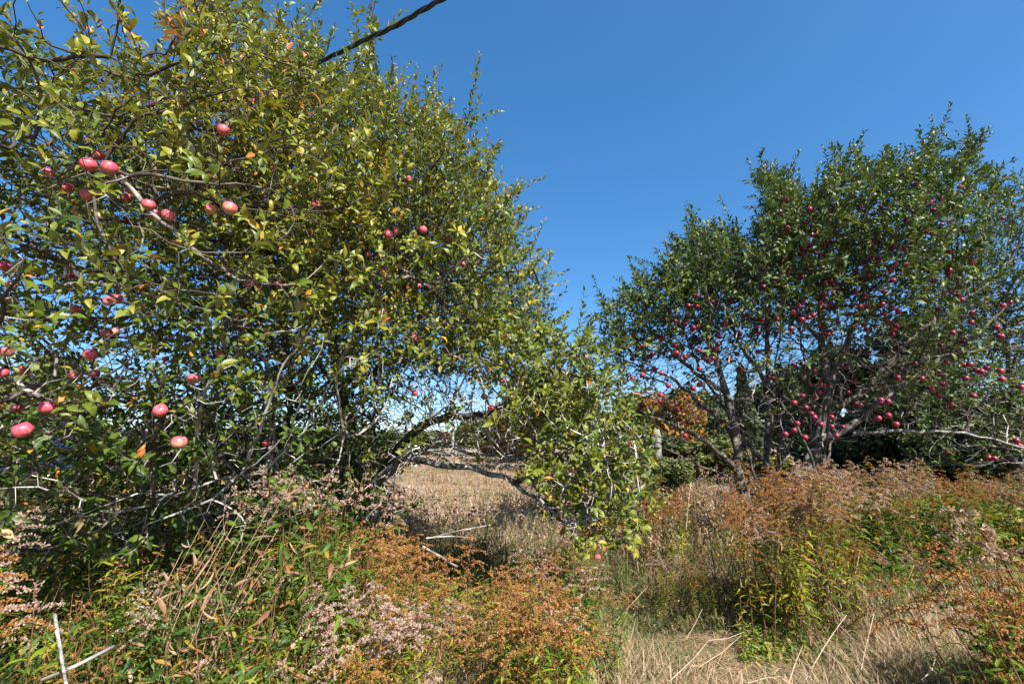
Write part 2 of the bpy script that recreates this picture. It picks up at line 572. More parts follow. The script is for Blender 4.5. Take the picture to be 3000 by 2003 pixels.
undergrowth('undergrowth', 'dark tangled undergrowth beneath the left apple tree', -150, 1080, 1.8, 7.0, 52000, 0.30, 1.15, 0.20, 0.075, wid=(0.06, 0.13))
undergrowth('undergrowth', 'green undergrowth at the foot of the right apple tree', 2330, 3150, 4.6, 8.5, 16000, 0.5, 1.15, 0.25, 0.10)
undergrowth('undergrowth', 'mixed low growth below the pale and orange goldenrods', 560, 1720, 1.6, 2.7, 14000, 0.2, 0.58, 0.54, 0.085, wid=(0.05, 0.10))
undergrowth('undergrowth', 'willowy green growth in the grass behind the central clump', 1100, 1720, 3.4, 6.0, 13000, 0.22, 0.65, 0.30, 0.07, wid=(0.06, 0.12))
undergrowth('undergrowth', 'low growth round the stems of the tall clump', 2080, 2400, 3.8, 5.4, 6000, 0.05, 0.75, 0.50, 0.06, wid=(0.08, 0.16), blob=(2.75, 4.5, 0.45))
undergrowth('undergrowth', 'shaded growth at the near right edge', 2700, 3400, 1.4, 3.4, 9000, 0.25, 0.75, 0.25, 0.075)


# ------------------------------------------------------------------ apple trees
def colonize(P, parent, A, step, infl, kill, iters, up=0.08, jit=0.13, cap=20000):
    P = [np.asarray(p, float) for p in P]
    parent = list(parent)
    Pn = np.array(P)
    best = np.full(len(A), 1e9)
    who = np.zeros(len(A), int)

    def update(lo):
        new = np.array(P[lo:])
        for c in range(0, len(new), 400):
            blk = new[c:c + 400]
            d2 = ((A[:, None] - blk[None]) ** 2).sum(-1) if len(A) * len(blk) < 6e6 else None
            if d2 is None:
                d2 = (A ** 2).sum(1)[:, None] - 2 * A @ blk.T + (blk ** 2).sum(1)[None]
            j = d2.argmin(1)
            dm = d2[np.arange(len(A)), j]
            u = dm < best
            best[u] = dm[u]
            who[u] = lo + c + j[u]
    update(0)
    kids = {}
    for it in range(iters):
        alive = best > kill * kill
        A, best, who = A[alive], best[alive], who[alive]
        act = best < infl * infl
        if not act.any() or len(P) > cap:
            break
        w = who[act]
        pa = np.array(P)
        dirs = unit(A[act] - pa[w])
        ids, inv = np.unique(w, return_inverse=True)
        acc = np.zeros((len(ids), 3))
        np.add.at(acc, inv, dirs)
        acc = unit(acc)
        acc = unit(acc + jit * rng.normal(size=acc.shape) + np.array([0, 0, up]))
        lo = len(P)
        for i, a in zip(ids, acc):
            k = kids.setdefault(int(i), [])
            if len(k) >= 4 or any(np.dot(a, q) > 0.93 for q in k):
                a = unit(rng.normal(size=3) * 0.6 + a)
            k.append(a)
            P.append(P[i] + a * step)
            parent.append(int(i))
        update(lo)
    return np.array(P), np.array(parent)


def in_ellipsoids(E, n):
    out = []
    vol = np.array([e[1][0] * e[1][1] * e[1][2] * (e[2] if len(e) > 2 else 1) for e in E])
    cnt = (vol / vol.sum() * n).astype(int)
    for e, c in zip(E, cnt):
        u = rand_unit(c) * (rng.random((c, 1)) ** (1 / 2.3))
        out.append(np.array(e[0]) + u * np.array(e[1]))
    return np.concatenate(out)


def leaf_object_meshes(mat, names=('leaf',)):
    ms = []
    for k in range(6):
        V, F, r = strips(np.zeros((1, 3)), np.array([[0, 1.0, 0]]), np.array([[0, 0, 1.0]]), np.ones(1), np.array([0.205 + 0.025 * (k % 3)]),
                         np.array([0.2 + 0.22 * k]), np.array([0.3 + 0.12 * (k % 4)]), np.zeros(1), APPLE_LEAF)
        ms.append(mesh_np('leaf', V, [F], mat, smooth=True))
    return ms


def twig_tone(p):
    return float(np.clip(0.52 - 0.30 * (p[2] - 1.5) + (0.38 if -1.5 < p[0] < 1.2 and p[2] < 2.4 else 0) + rng.normal(0, 0.2), 0, 1))


def apple_tree(label, limbs, E, poly, n_attr, leaf_fn, mats, leaf_L, step=0.11, infl=0.75, kill=0.17, group=None, n_leaf_parts=300, apples=(),
               shoot_frac=0.8, rnd_fn=None, twig_r=0.0030, spurs=0.5, cap=16000, name='apple_tree', keep_bare=None, hole=None):
    """limbs: list of (name, points, r0, r1, material, label). Returns the root and the leaves' positions."""
    base = limbs[0][1][0]
    root = empty(name, label, 'tree', (base[0], base[1], 0.0), 0, group)
    off = np.array([base[0], base[1], 0.0])
    nodes, par, nrad = [], [], []
    for (nm, pts, r0, r1, mt, lb) in limbs:
        path = smooth_path(pts, 0.12)
        wig = rng.normal(size=path.shape) * 0.012
        wig[0] = 0
        path = path + wig
        tt = np.linspace(0, 1, len(path))
        rad = r0 + (r1 - r0) * tt ** 0.8
        g = Geo()
        tube(g, path - off, rad, 9 if r0 > 0.03 else 6, wob=0.10)
        o = link(nm, g.mesh(nm, mt, True), root)
        if lb:
            o['label'] = lb
        s0 = len(nodes)
        for i, p in enumerate(path):
            if p[2] < 0.5:
                continue
            nodes.append(p)
            par.append(len(nodes) - 2 if len(nodes) - 1 > s0 else -1)
            nrad.append(rad[i])
    nl = len(nodes)
    A = in_ellipsoids(E, n_attr)
    px, py, f = proj(A)
    ok = (inside(poly, px, py) | (px < -40) | (px > 3040) | (py < -40)) & (f > 0.9) & (A[:, 2] > 0.3)
    if hole is not None:
        ok &= ~hole(px, py, f)
    A = A[ok]
    P, parent = colonize(nodes, par, A, step, infl, kill, 90, cap=cap)
    n = len(P)
    kids = [[] for _ in range(n)]
    for i in range(nl, n):
        kids[parent[i]].append(i)
    w = np.zeros(n)                        # number of tips carried
    for i in range(n - 1, nl - 1, -1):
        if not kids[i]:
            w[i] = 1
        w[parent[i]] += w[i] if parent[i] >= nl else 0
    rad = np.clip(twig_r * np.maximum(w, 1) ** 0.5, twig_r, 0.03)
    tw = Geo()
    order = 0
    started = np.zeros(n, bool)
    for i in range(nl, n):
        if started[i]:
            continue
        chain = [parent[i], i]
        started[i] = True
        cur = i
        while True:
            ks = [k for k in kids[cur] if not started[k]]
            if not ks:
                break
            k = max(ks, key=lambda q: w[q])
            # only continue with the biggest child
            chain.append(k)
            started[k] = True
            cur = k
        rr = np.array([rad[c] for c in chain])
        rr[0] = rr[1]
        rr[-1] *= 0.6
        tube(tw, P[chain] - off, rr, 5 if rr[0] > 0.008 else 3, rnd=twig_tone(P[i]), cap=False)
    # ---- leaves
    B, AX, NR, LL, RN = [], [], [], [], []
    tip = np.array([len(kids[i]) == 0 for i in range(n)])
    cen = np.average(P[nl:], axis=0) if n > nl else P[0]
    twigs = np.arange(nl, n)
    twigs = twigs[w[nl:] <= 6]
    dens = leaf_fn(P)
    for i in twigs:
        q = dens[i]
        if rng.random() > q:
            if tip[i] and rng.random() < 0.6:      # a bare spur
                d = unit(P[i] - P[parent[i]] + rng.normal(size=3) * 0.5)
                e = P[i] + d * rng.uniform(0.04, 0.14)
                tube(tw, np.array([P[i], (P[i] + e) / 2 + rng.normal(size=3) * 0.01, e]) - off, [twig_r, twig_r * 0.9, twig_r * 0.5], 3, rnd=twig_tone(P[i]), cap=False)
            continue
        d0 = unit(P[i] - P[parent[i]])
        if tip[i] and rng.random() < shoot_frac:
            ln = rng.uniform(0.10, 0.30) * (1.5 if P[i][2] > cen[2] else 1.0) * (1.5 if rng.random() < 0.2 else 1.0)
            outw = unit((P[i] - cen) * np.array([1, 1, 0.6]))
            d = unit(d0 * 0.8 + outw * 0.35 + np.array([0, 0, 0.75]) + rng.normal(size=3) * 0.22)
            m = max(5, int(ln / 0.020))
            bend = rng.normal(size=3) * 0.15
            pts = [P[i] + d * ln * t + bend * ln * t * t for t in np.linspace(0, 1, 5)]
            tube(tw, np.array(pts) - off, np.linspace(twig_r, twig_r * 0.45, 5), 3, rnd=0.1 * rng.random(), cap=False)
            ph = rng.uniform(0, 6.28)
            side = unit(np.cross(d, [0.2, 0.3, 0.9]))
            side2 = np.cross(d, side)
            for k in range(m):
                t = (k + 0.6) / m
                ph += 2.4
                rdir = side * math.cos(ph) + side2 * math.sin(ph)
                a = unit(rdir * (1.0 - 0.5 * t) + d * (0.55 + 0.5 * t) + rng.normal(size=3) * 0.15)
                B.append(P[i] + d * ln * t + bend * ln * t * t + a * 0.012)
                AX.append(a)
                NR.append(unit(d * 0.7 + np.array([0.25, -0.4, 0.75]) - rdir * 0.25 + rng.normal(size=3) * 0.28))
                LL.append(leaf_L * rng.uniform(0.65, 1.15) * (1 - 0.3 * t * t))
        elif rng.random() < spurs:
            m = rng.integers(4, 8)
            ph = rng.uniform(0, 6.28)
            d = unit(d0 * 0.3 + np.array([0, 0, 0.6]) + rng.normal(size=3) * 0.5)
            side = unit(np.cross(d, [0.9, 0.1, 0.2]))
            side2 = np.cross(d, side)
            for k in range(m):
                ph += 6.283 / m + rng.uniform(-0.3, 0.3)
                a = unit((side * math.cos(ph) + side2 * math.sin(ph)) + d * rng.uniform(0.1, 0.8))
                B.append(P[i] + a * 0.02)
                AX.append(a)
                NR.append(unit(d * 0.8 + np.array([0.25, -0.4, 0.65]) + rng.normal(size=3) * 0.32))
                LL.append(leaf_L * rng.uniform(0.55, 1.1))
        if len(RN) < len(B):
            r0 = rng.normal(0, 0.10)
            RN.extend([r0] * (len(B) - len(RN)))
    B, AX, NR, LL, RN = map(np.array, (B, AX, NR, LL, RN))
    if len(apples):      # fruit hang clear of most of the leaves around them
        AP = np.array([a[0] for a in apples])
        ar = np.array([a[1] for a in apples])
        C = B + unit(AX) * (LL * 0.5)[:, None]
        drop = np.zeros(len(B), bool)
        cam0 = np.array([0, 0, EYE])
        for a, r in zip(AP, ar):
            v = a - cam0
            L = np.linalg.norm(v)
            u = v / L
            rel = C - cam0
            t = rel @ u
            dist = np.linalg.norm(rel - t[:, None] * u[None], axis=1)
            drop |= (t < L) & (t > 0.3 * L) & (dist < r * 1.1 * t / L + LL * 0.30) & (rng.random(len(C)) < 0.93)
            drop |= np.linalg.norm(C - a, axis=1) < r * 1.05
        keep = ~drop
        B, AX, NR, LL, RN = B[keep], AX[keep], NR[keep], LL[keep], RN[keep]
    N = len(B)
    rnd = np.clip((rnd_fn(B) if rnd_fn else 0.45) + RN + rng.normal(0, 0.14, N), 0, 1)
    early = rng.random(N) < 0.035
    rnd[early] = rng.uniform(0.86, 1, early.sum())
    W = LL * rng.uniform(0.19, 0.265, N)
    curl = rng.normal(0.55, 0.75, N)
    fold = rng.uniform(0.15, 0.8, N)
    # the leaves that show largest are objects of their own
    px, py, f = proj(B)
    vis = (px > -20) & (px < 3020) & (py > -20) & (py < 2020) & (f > 0.3)
    size = np.where(vis, LL / np.maximum(f, 0.3), 0)
    big = np.argsort(-size)[:n_leaf_parts]
    rest = np.ones(N, bool)
    rest[big] = False
    V, F, r = strips(B[rest] - off, AX[rest], NR[rest], LL[rest], W[rest], curl[rest], fold[rest], rnd[rest], APPLE_LEAF)
    fo = link('foliage', mesh_np('foliage', V, [F], mats[0], r, True), root)
    fo['kind'] = 'stuff'
    ms = leaf_object_meshes(mats[1])
    for b in big:
        a = Vector(unit(AX[b]))
        nn = Vector(NR[b])
        s = a.cross(nn).normalized()
        nn = s.cross(a)
        o = bpy.data.objects.new('leaf', ms[rng.integers(0, 6)])
        COL.objects.link(o)
        o.parent = root
        mt = Matrix((s, a, nn)).transposed().to_4x4()
        o.matrix_local = Matrix.Translation(Vector(B[b] - off)) @ mt @ Matrix.Scale(float(LL[b]), 4)
        o.color = (float(rnd[b]), 0, 0, 1)
    t_ = link('branchwork', tw.mesh('branchwork', mats[2], True), root)
    t_['kind'] = 'stuff'
    print(label[:30], 'nodes', n, 'leaves', N, 'twig verts', tw.n, round(time.time() - T0, 1))
    return root, P


S = 3000 / 2348.0
# apples of the left tree: x, y, radius as seen (2348 px wide picture)
LEFT_APPLES = [(203, 378, 20), (251, 385, 20), (229, 356, 14), (156, 432, 14), (202, 447, 17), (110, 398, 16), (301, 434, 14), (292, 455, 13), (341, 470, 17),
               (353, 490, 16), (386, 494, 18), (484, 480, 16), (527, 478, 19), (512, 299, 18), (577, 232, 11), (352, 240, 10), (454, 283, 9), (528, 378, 8),
               (290, 503, 10), (724, 470, 12), (713, 530, 11), (935, 411, 10), (891, 539, 13), (907, 530, 11), (970, 527, 12), (1026, 550, 9), (845, 584, 9),
               (960, 656, 9), (951, 775, 10), (569, 650, 12), (638, 651, 11), (268, 685, 15), (250, 691, 14), (173, 709, 13), (206, 813, 17), (245, 765, 13),
               (262, 761, 12), (505, 811, 11), (445, 868, 14), (108, 934, 18), (52, 986, 20), (368, 941, 17), (411, 1014, 17), (611, 1017, 10),
               (1022, 1000, 9), (1126, 935, 9), (1151, 873, 8), (951, 902, 8), (1110, 909, 8), (1035, 603, 7), (1061, 605, 7), (1370, 1278, 8),
               (15, 807, 16), (5, 610, 16), (25, 655, 13), (50, 850, 13), (5, 855, 14), (80, 888, 12), (40, 940, 13), (216, 857, 13), (172, 860, 14),
               (380, 823, 8), (160, 632, 11), (560, 573, 10)]
APPLE_R = 0.037
left_apples = []
for (x, y, r) in LEFT_APPLES:
    d = min(5.6, 1.13 * FPX * APPLE_R / (r * S))
    left_apples.append((at(x * S, y * S, d), APPLE_R * rng.uniform(0.93, 1.05)))

c0 = at(960, 900, 5.7)
stemA = [np.array([-1.95, 6.0, -0.05]), at(1050, 1500, 6.0), at(1060, 1400, 5.9), at(1000, 1150, 5.8), c0, at(930, 600, 5.5), at(900, 350, 5.4), at(880, 180, 5.3)]
stemB = [np.array([-2.45, 5.4, -0.05]), at(830, 1500, 5.3), at(835, 1300, 5.2), at(850, 1100, 5.2), at(800, 800, 5.0), at(760, 500, 4.7), at(690, 250, 4.3), at(640, 60, 4.0)]
stemC = [np.array([-2.3, 4.7, -0.05]), at(805, 1420, 4.6), at(800, 1280, 4.5), at(790, 1100, 4.4), at(700, 950, 4.3), at(640, 840, 4.1)]
limbsA = [
    ('trunk', stemA, 0.10, 0.02, M['bark'], 'dark main trunk of the multi-stemmed tree'),
    ('trunk', stemB, 0.05, 0.014, M['bark'], 'thin straight grey stem'),
    ('trunk', stemC, 0.05, 0.014, M['lichen'], 'lichen-crusted stem'),
    ('trunk', [at(1045, 1500, 5.9), at(1120, 1385, 5.7), at(1190, 1290, 5.4), at(1290, 1225, 5.2), at(1420, 1215, 5.0), at(1530, 1150, 4.8), at(1660, 1050, 4.6), at(1740, 960, 4.5)],
     0.075, 0.012, M['bark_dark'], 'brown stem leaning right'),
    ('limb', [at(1100, 1420, 5.7), at(1180, 1345, 5.2), at(1280, 1362, 4.9), at(1400, 1375, 4.7), at(1500, 1415, 4.5), at(1600, 1480, 4.35), at(1660, 1530, 4.25)],
     0.062, 0.014, M['lichen'], 'low lichen-whitened limb arching over the grass'),
    ('limb', [at(1500, 1415, 4.5), at(1590, 1395, 4.3), at(1720, 1330, 4.1), at(1820, 1290, 3.95)], 0.026, 0.004, M['bark'], None),
    ('limb', [at(1200, 1330, 5.3), at(1290, 1300, 4.9), at(1400, 1332, 4.6), at(1530, 1335, 4.4), at(1640, 1300, 4.2)], 0.026, 0.007, M['lichen'], None),
    ('limb', [at(845, 1050, 5.2), at(700, 950, 4.6), at(600, 900, 4.2), at(480, 870, 3.7), at(330, 830, 3.2), at(200, 765, 2.9), at(0, 700, 2.6), at(-220, 620, 2.4)],
     0.040, 0.006, M['bark'], 'long grey limb reaching left'),
    ('limb', [at(800, 800, 5.0), at(780, 710, 4.6), at(690, 625, 3.9), at(560, 570, 3.2), at(400, 530, 2.75), at(240, 470, 2.4), at(100, 400, 2.2)], 0.030, 0.004, M['bark_dark'], None),
    ('limb', [at(800, 800, 5.0), at(720, 560, 4.2), at(600, 400, 3.4), at(450, 250, 2.8), at(330, 170, 2.5)], 0.026, 0.003, M['bark_dark'], None),
    ('limb', [c0, at(1100, 700, 5.2), at(1220, 560, 5.0), at(1300, 430, 5.0)], 0.035, 0.008, M['bark'], None),
    ('limb', [at(1000, 1150, 5.8), at(1150, 950, 5.4), at(1300, 850, 5.2), at(1450, 800, 5.0), at(1560, 790, 4.9)], 0.04, 0.009, M['bark'], None),
    ('limb', [np.array([-2.1, 6.0, 2.0]), np.array([-3.2, 6.9, 3.0]), np.array([-4.3, 7.3, 3.9])], 0.04, 0.01, M['bark'], None),
    ('limb', [np.array([-2.1, 6.0, 2.3]), np.array([-1.4, 7.0, 3.2]), np.array([-0.7, 7.5, 4.2])], 0.04, 0.01, M['bark'], None),
    ('limb', [at(835, 1350, 5.2), at(640, 1250, 4.6), at(450, 1200, 3.9), at(250, 1150, 3.3), at(50, 1120, 2.8), at(-150, 1080, 2.5)], 0.03, 0.008, M['bark'], None),
    ('limb', [at(930, 600, 5.5), at(1050, 420, 5.2), at(1090, 230, 5.0), at(1085, 40, 4.9), at(1095, -40, 4.85)], 0.02, 0.004, M['bark_dark'], None),
    ('limb', [at(700, 950, 4.3), at(560, 690, 3.6), at(420, 560, 3.1)], 0.022, 0.006, M['bark'], None),
    ('limb', [at(845, 1050, 5.2), at(1000, 820, 4.8), at(1130, 770, 4.6), at(1250, 830, 4.4)], 0.024, 0.006, M['lichen'], None),
    ('dead_branch', [at(800, 1290, 4.5), at(765, 1370, 3.9), at(640, 1405, 3.5), at(510, 1440, 3.3), at(420, 1445, 3.2), at(340, 1468, 3.1)], 0.018, 0.006, M['lichen'],
     'bare white dead branch pointing left'),
    ('dead_branch', [at(510, 1440, 3.3), at(440, 1475, 3.2), at(355, 1500, 3.15)], 0.011, 0.005, M['lichen'], None),
    ('dead_branch', [at(690, 1400, 3.6), at(620, 1455, 3.4), at(520, 1500, 3.3), at(430, 1535, 3.2)], 0.012, 0.005, M['lichen'], None),
    ('dead_branch', [at(1080, 1250, 4.6), at(1000, 1290, 4.3), at(985, 1350, 4.2), at(955, 1400, 4.1)], 0.013, 0.005, M['lichen'], None),
]
polyA = [(x * S, y * S) for x, y in [
    (-60, 80), (40, 90), (110, 150), (160, 190), (170, 90), (200, 60), (235, 130), (310, 165), (385, 150), (400, 30), (430, 40), (450, -60), (580, -60), (625, 60), (720, 90), (745, 130),
    (790, 195), (830, 150), (840, -60), (865, -60), (870, 100), (845, 190), (890, 180), (925, 230), (990, 230), (1010, 260), (1075, 270), (1095, 330), (1130, 355), (1145, 430),
    (1190, 440), (1175, 500), (1185, 545), (1160, 590), (1205, 600), (1262, 612), (1250, 670), (1268, 730), (1262, 790), (1310, 790), (1355, 742), (1375, 800),
    (1385, 870), (1410, 920), (1450, 960), (1520, 1010), (1500, 1060), (1490, 1150), (1455, 1240), (1400, 1285), (1330, 1250), (1270, 1200), (1190, 1130), (1120, 1085),
    (1000, 1070), (900, 1060), (950, 1180), (860, 1230), (780, 1200), (640, 1330), (300, 1290), (-60, 1320)]]
EA = [((-2.3, 5.6, 4.0), (2.9, 2.4, 3.3)), ((-2.3, 6.7, 4.0), (2.6, 1.3, 2.6), 1.1), ((-2.9, 3.4, 3.0), (2.1, 1.8, 2.1), 1.6), ((-0.3, 5.1, 2.7), (1.4, 1.6, 1.7)),
      (tuple(at(1660, 1230, 4.15)), (0.85, 0.7, 1.0), 12.0), (tuple(at(1720, 1430, 3.9)), (0.6, 0.45, 0.6), 14.0), (tuple(at(1340, 1250, 4.7)), (0.75, 0.5, 0.45), 5.0),
      (tuple(at(1100, 1490, 5.1)), (0.6, 0.5, 0.35), 2.5), (tuple(at(430, 1400, 3.7)), (1.4, 0.9, 0.75), 2.6),
      ((-2.5, 6.0, 1.4), (2.3, 0.9, 1.15), 3.2), ((-3.9, 5.0, 1.4), (1.6, 0.9, 0.9), 2.5)]


def leafA(P):
    z = P[:, 2]
    px, py, f = proj(P)
    q = np.clip(0.62 + 0.2 * (z - 2.6), 0.28, 0.98)
    q = np.where((px > 1380) & (py > 900), 0.97, q)
    bare = (px > 1120) & (px < 1500 + 0.25 * (py - 1200)) & (py > 1120) & (py < 1530)
    q = np.where(bare, 0.10, q)
    q = np.where((px < 950) & (py > 950) & (py < 1300), 0.50, q)
    q = np.where((py > 1290) & (px < 1130), 0.75, q)
    return q


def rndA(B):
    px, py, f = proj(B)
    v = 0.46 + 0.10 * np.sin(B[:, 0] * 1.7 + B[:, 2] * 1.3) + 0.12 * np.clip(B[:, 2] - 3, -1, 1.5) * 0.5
    v = v + np.where((px > 1380) & (py > 900), 0.02, 0) - np.where((py > 1200) & (px < 1150), 0.22, 0)  # low left leaves coloured darker, standing in for shade under the crown
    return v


clearA = []
for nm_, pts_, r0_, r1_, mt_, lb_ in limbsA:
    if nm_ == 'dead_branch' or (lb_ or '').startswith('low lichen'):
        for p_ in smooth_path(pts_, 0.06):
            clearA.append((p_, 0.045))
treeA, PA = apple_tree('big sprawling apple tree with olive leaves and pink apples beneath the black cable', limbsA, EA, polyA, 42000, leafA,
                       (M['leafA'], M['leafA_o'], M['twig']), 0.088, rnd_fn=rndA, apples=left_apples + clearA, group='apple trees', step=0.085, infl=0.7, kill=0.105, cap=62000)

# right-hand tree --------------------------------------------------
RA = []
for x, y in [(1885, 735), (1785, 825), (1830, 850), (2105, 825), (2085, 870), (2070, 945), (1905, 1000), (2135, 980), (2125, 1060), (2030, 1110), (2115, 1150),
             (2045, 1185), (2035, 1235), (1680, 1390), (1630, 1425), (1920, 1405), (2035, 1445), (1375, 1445), (1405, 1425), (1440, 1420), (1490, 1420), (1280, 1395),
             (1225, 1555), (1685, 1540), (1850, 1305), (2110, 1385), (2165, 1225)]:
    RA.append((1700 + x / 3.136, 350 + y / 3.136))
for x, y in [(1200, 595), (1605, 620), (1120, 720), (1430, 725), (1345, 765), (1165, 835), (1200, 870), (1370, 835), (1115, 930), (1510, 945), (1440, 968), (690, 805),
             (715, 888), (805, 872), (870, 810), (420, 780), (458, 982), (495, 1065), (350, 1140), (390, 1150), (430, 1125), (360, 1190), (285, 1230), (330, 1245), (600, 1225),
             (995, 1180), (845, 1080), (815, 1120), (910, 1010), (920, 1060), (1105, 1140), (1100, 1190), (865, 1280), (795, 1285), (715, 1322), (745, 1305), (930, 1300),
             (1015, 1330), (1110, 1335), (655, 1385), (975, 1390), (765, 1432), (635, 1485), (490, 1510), (430, 1495), (360, 1505), (990, 1480), (1120, 1545), (1560, 1400),
             (1500, 1420), (1510, 1385), (1720, 1305), (1510, 1220), (1300, 1040), (1880, 840), (1370, 1485)]:
    RA.append((2300 + x / 3.136, 350 + y / 3.136))
for x, y in [(980, 50), (1090, 25), (1100, 95), (1255, 100), (1160, 200), (905, 130), (975, 140), (740, 165), (705, 235), (795, 260), (870, 285), (940, 315), (975, 305),
             (640, 375), (770, 380), (690, 405), (1145, 375), (1160, 390), (1150, 455), (1137, 490), (1320, 350), (1240, 575), (1190, 555), (1130, 545), (1110, 570), (1070, 595),
             (1028, 568), (985, 500), (790, 460), (780, 505), (805, 525), (880, 558), (605, 530), (510, 465), (385, 475), (430, 575), (570, 555), (615, 650), (335, 680),
             (520, 710), (435, 740), (380, 770), (505, 775), (580, 820), (735, 795), (680, 690), (995, 660), (995, 790), (940, 820), (665, 930), (670, 875), (515, 950),
             (510, 980), (480, 975), (565, 1005), (597, 1000), (430, 1050), (380, 1040), (810, 995), (1380, 835), (1420, 890), (1318, 905), (1485, 515), (1585, 505),
             (1635, 525), (1670, 540), (1310, 535), (1610, 735), (1340, 665), (1400, 210), (1470, 300), (1490, 350), (1520, 250), (1660, 930), (1640, 240), (1210, 270),
             (1710, 1203), (875, 1215), (790, 1275)]:
    RA.append((1700 + x / 2.851, 850 + y / 2.851))
for x, y in [(590, 20), (405, 20), (325, 35), (500, 65), (675, 50), (830, 15), (1320, 15), (1330, 30), (1390, 20), (1455, 40), (1475, 85), (110, 130), (150, 105), (290, 105),
             (330, 140), (375, 120), (555, 130), (630, 135), (690, 125), (815, 120), (890, 145), (850, 180), (830, 195), (950, 180), (1280, 160), (1565, 190), (1490, 235),
             (1555, 270), (1820, 130), (15, 190), (70, 185), (340, 190), (235, 210), (140, 245), (195, 230), (580, 195), (540, 200), (670, 230), (860, 262), (445, 272),
             (280, 298), (50, 322), (660, 290), (680, 330), (615, 340), (755, 310), (930, 300), (905, 325), (895, 370), (385, 340), (360, 372), (460, 385), (1770, 310),
             (1400, 355), (1230, 400), (1300, 460), (1480, 430), (1660, 430), (1800, 385), (1300, 505), (1400, 540), (1360, 540), (960, 590), (1085, 615), (1345, 600),
             (1420, 620), (1490, 625), (1545, 620), (1700, 605), (1690, 650), (1640, 680), (1600, 670), (1800, 675), (1890, 700), (1800, 710), (1810, 745), (1510, 735),
             (1325, 785), (1215, 820), (1280, 872), (1575, 882), (1380, 950), (1300, 698), (940, 728), (1140, 738), (500, 645), (470, 650), (245, 680), (150, 705), (80, 625),
             (50, 660), (200, 780), (290, 790), (325, 795), (575, 765), (530, 855), (285, 855), (325, 855), (250, 895), (315, 905), (145, 880), (75, 940), (555, 925),
             (595, 950), (635, 962), (735, 915), (800, 915), (860, 930), (810, 950), (860, 1000), (860, 1045), (775, 1068), (925, 1118), (220, 1030), (245, 1062), (370, 1020),
             (390, 1060), (100, 1112), (75, 1170), (190, 1178), (165, 1230), (300, 1120), (330, 1135), (390, 1137), (345, 1185), (485, 1140), (430, 1215), (1930, 1255),
             (1960, 1300), (1750, 1405), (1700, 1400), (1350, 1350), (1975, 810), (175, 980)]:
    RA.append((2300 + x / 2.851, 850 + y / 2.851))
seen, right_px = [], []
for x, y in RA:
    if all((x - a) ** 2 + (y - b) ** 2 > 49 for a, b in seen):
        seen.append((x, y))
        right_px.append((x, y))
right_px = [right_px[i] for i in np.sort(np.random.default_rng(4).permutation(len(right_px))[:230])]


def depthB(x, y):
    """How far the fruit hangs: the near side of the crown, a little closer low on the right."""
    return 6.35 + 0.35 * math.sin(x * 0.021) + 0.3 * math.sin(y * 0.017 + x * 0.006) - 0.55 * max(0, (x - 2500) / 500)


right_apples = []
for x, y in right_px:
    right_apples.append((at(x, y, depthB(x, y)), rng.uniform(0.034, 0.041)))

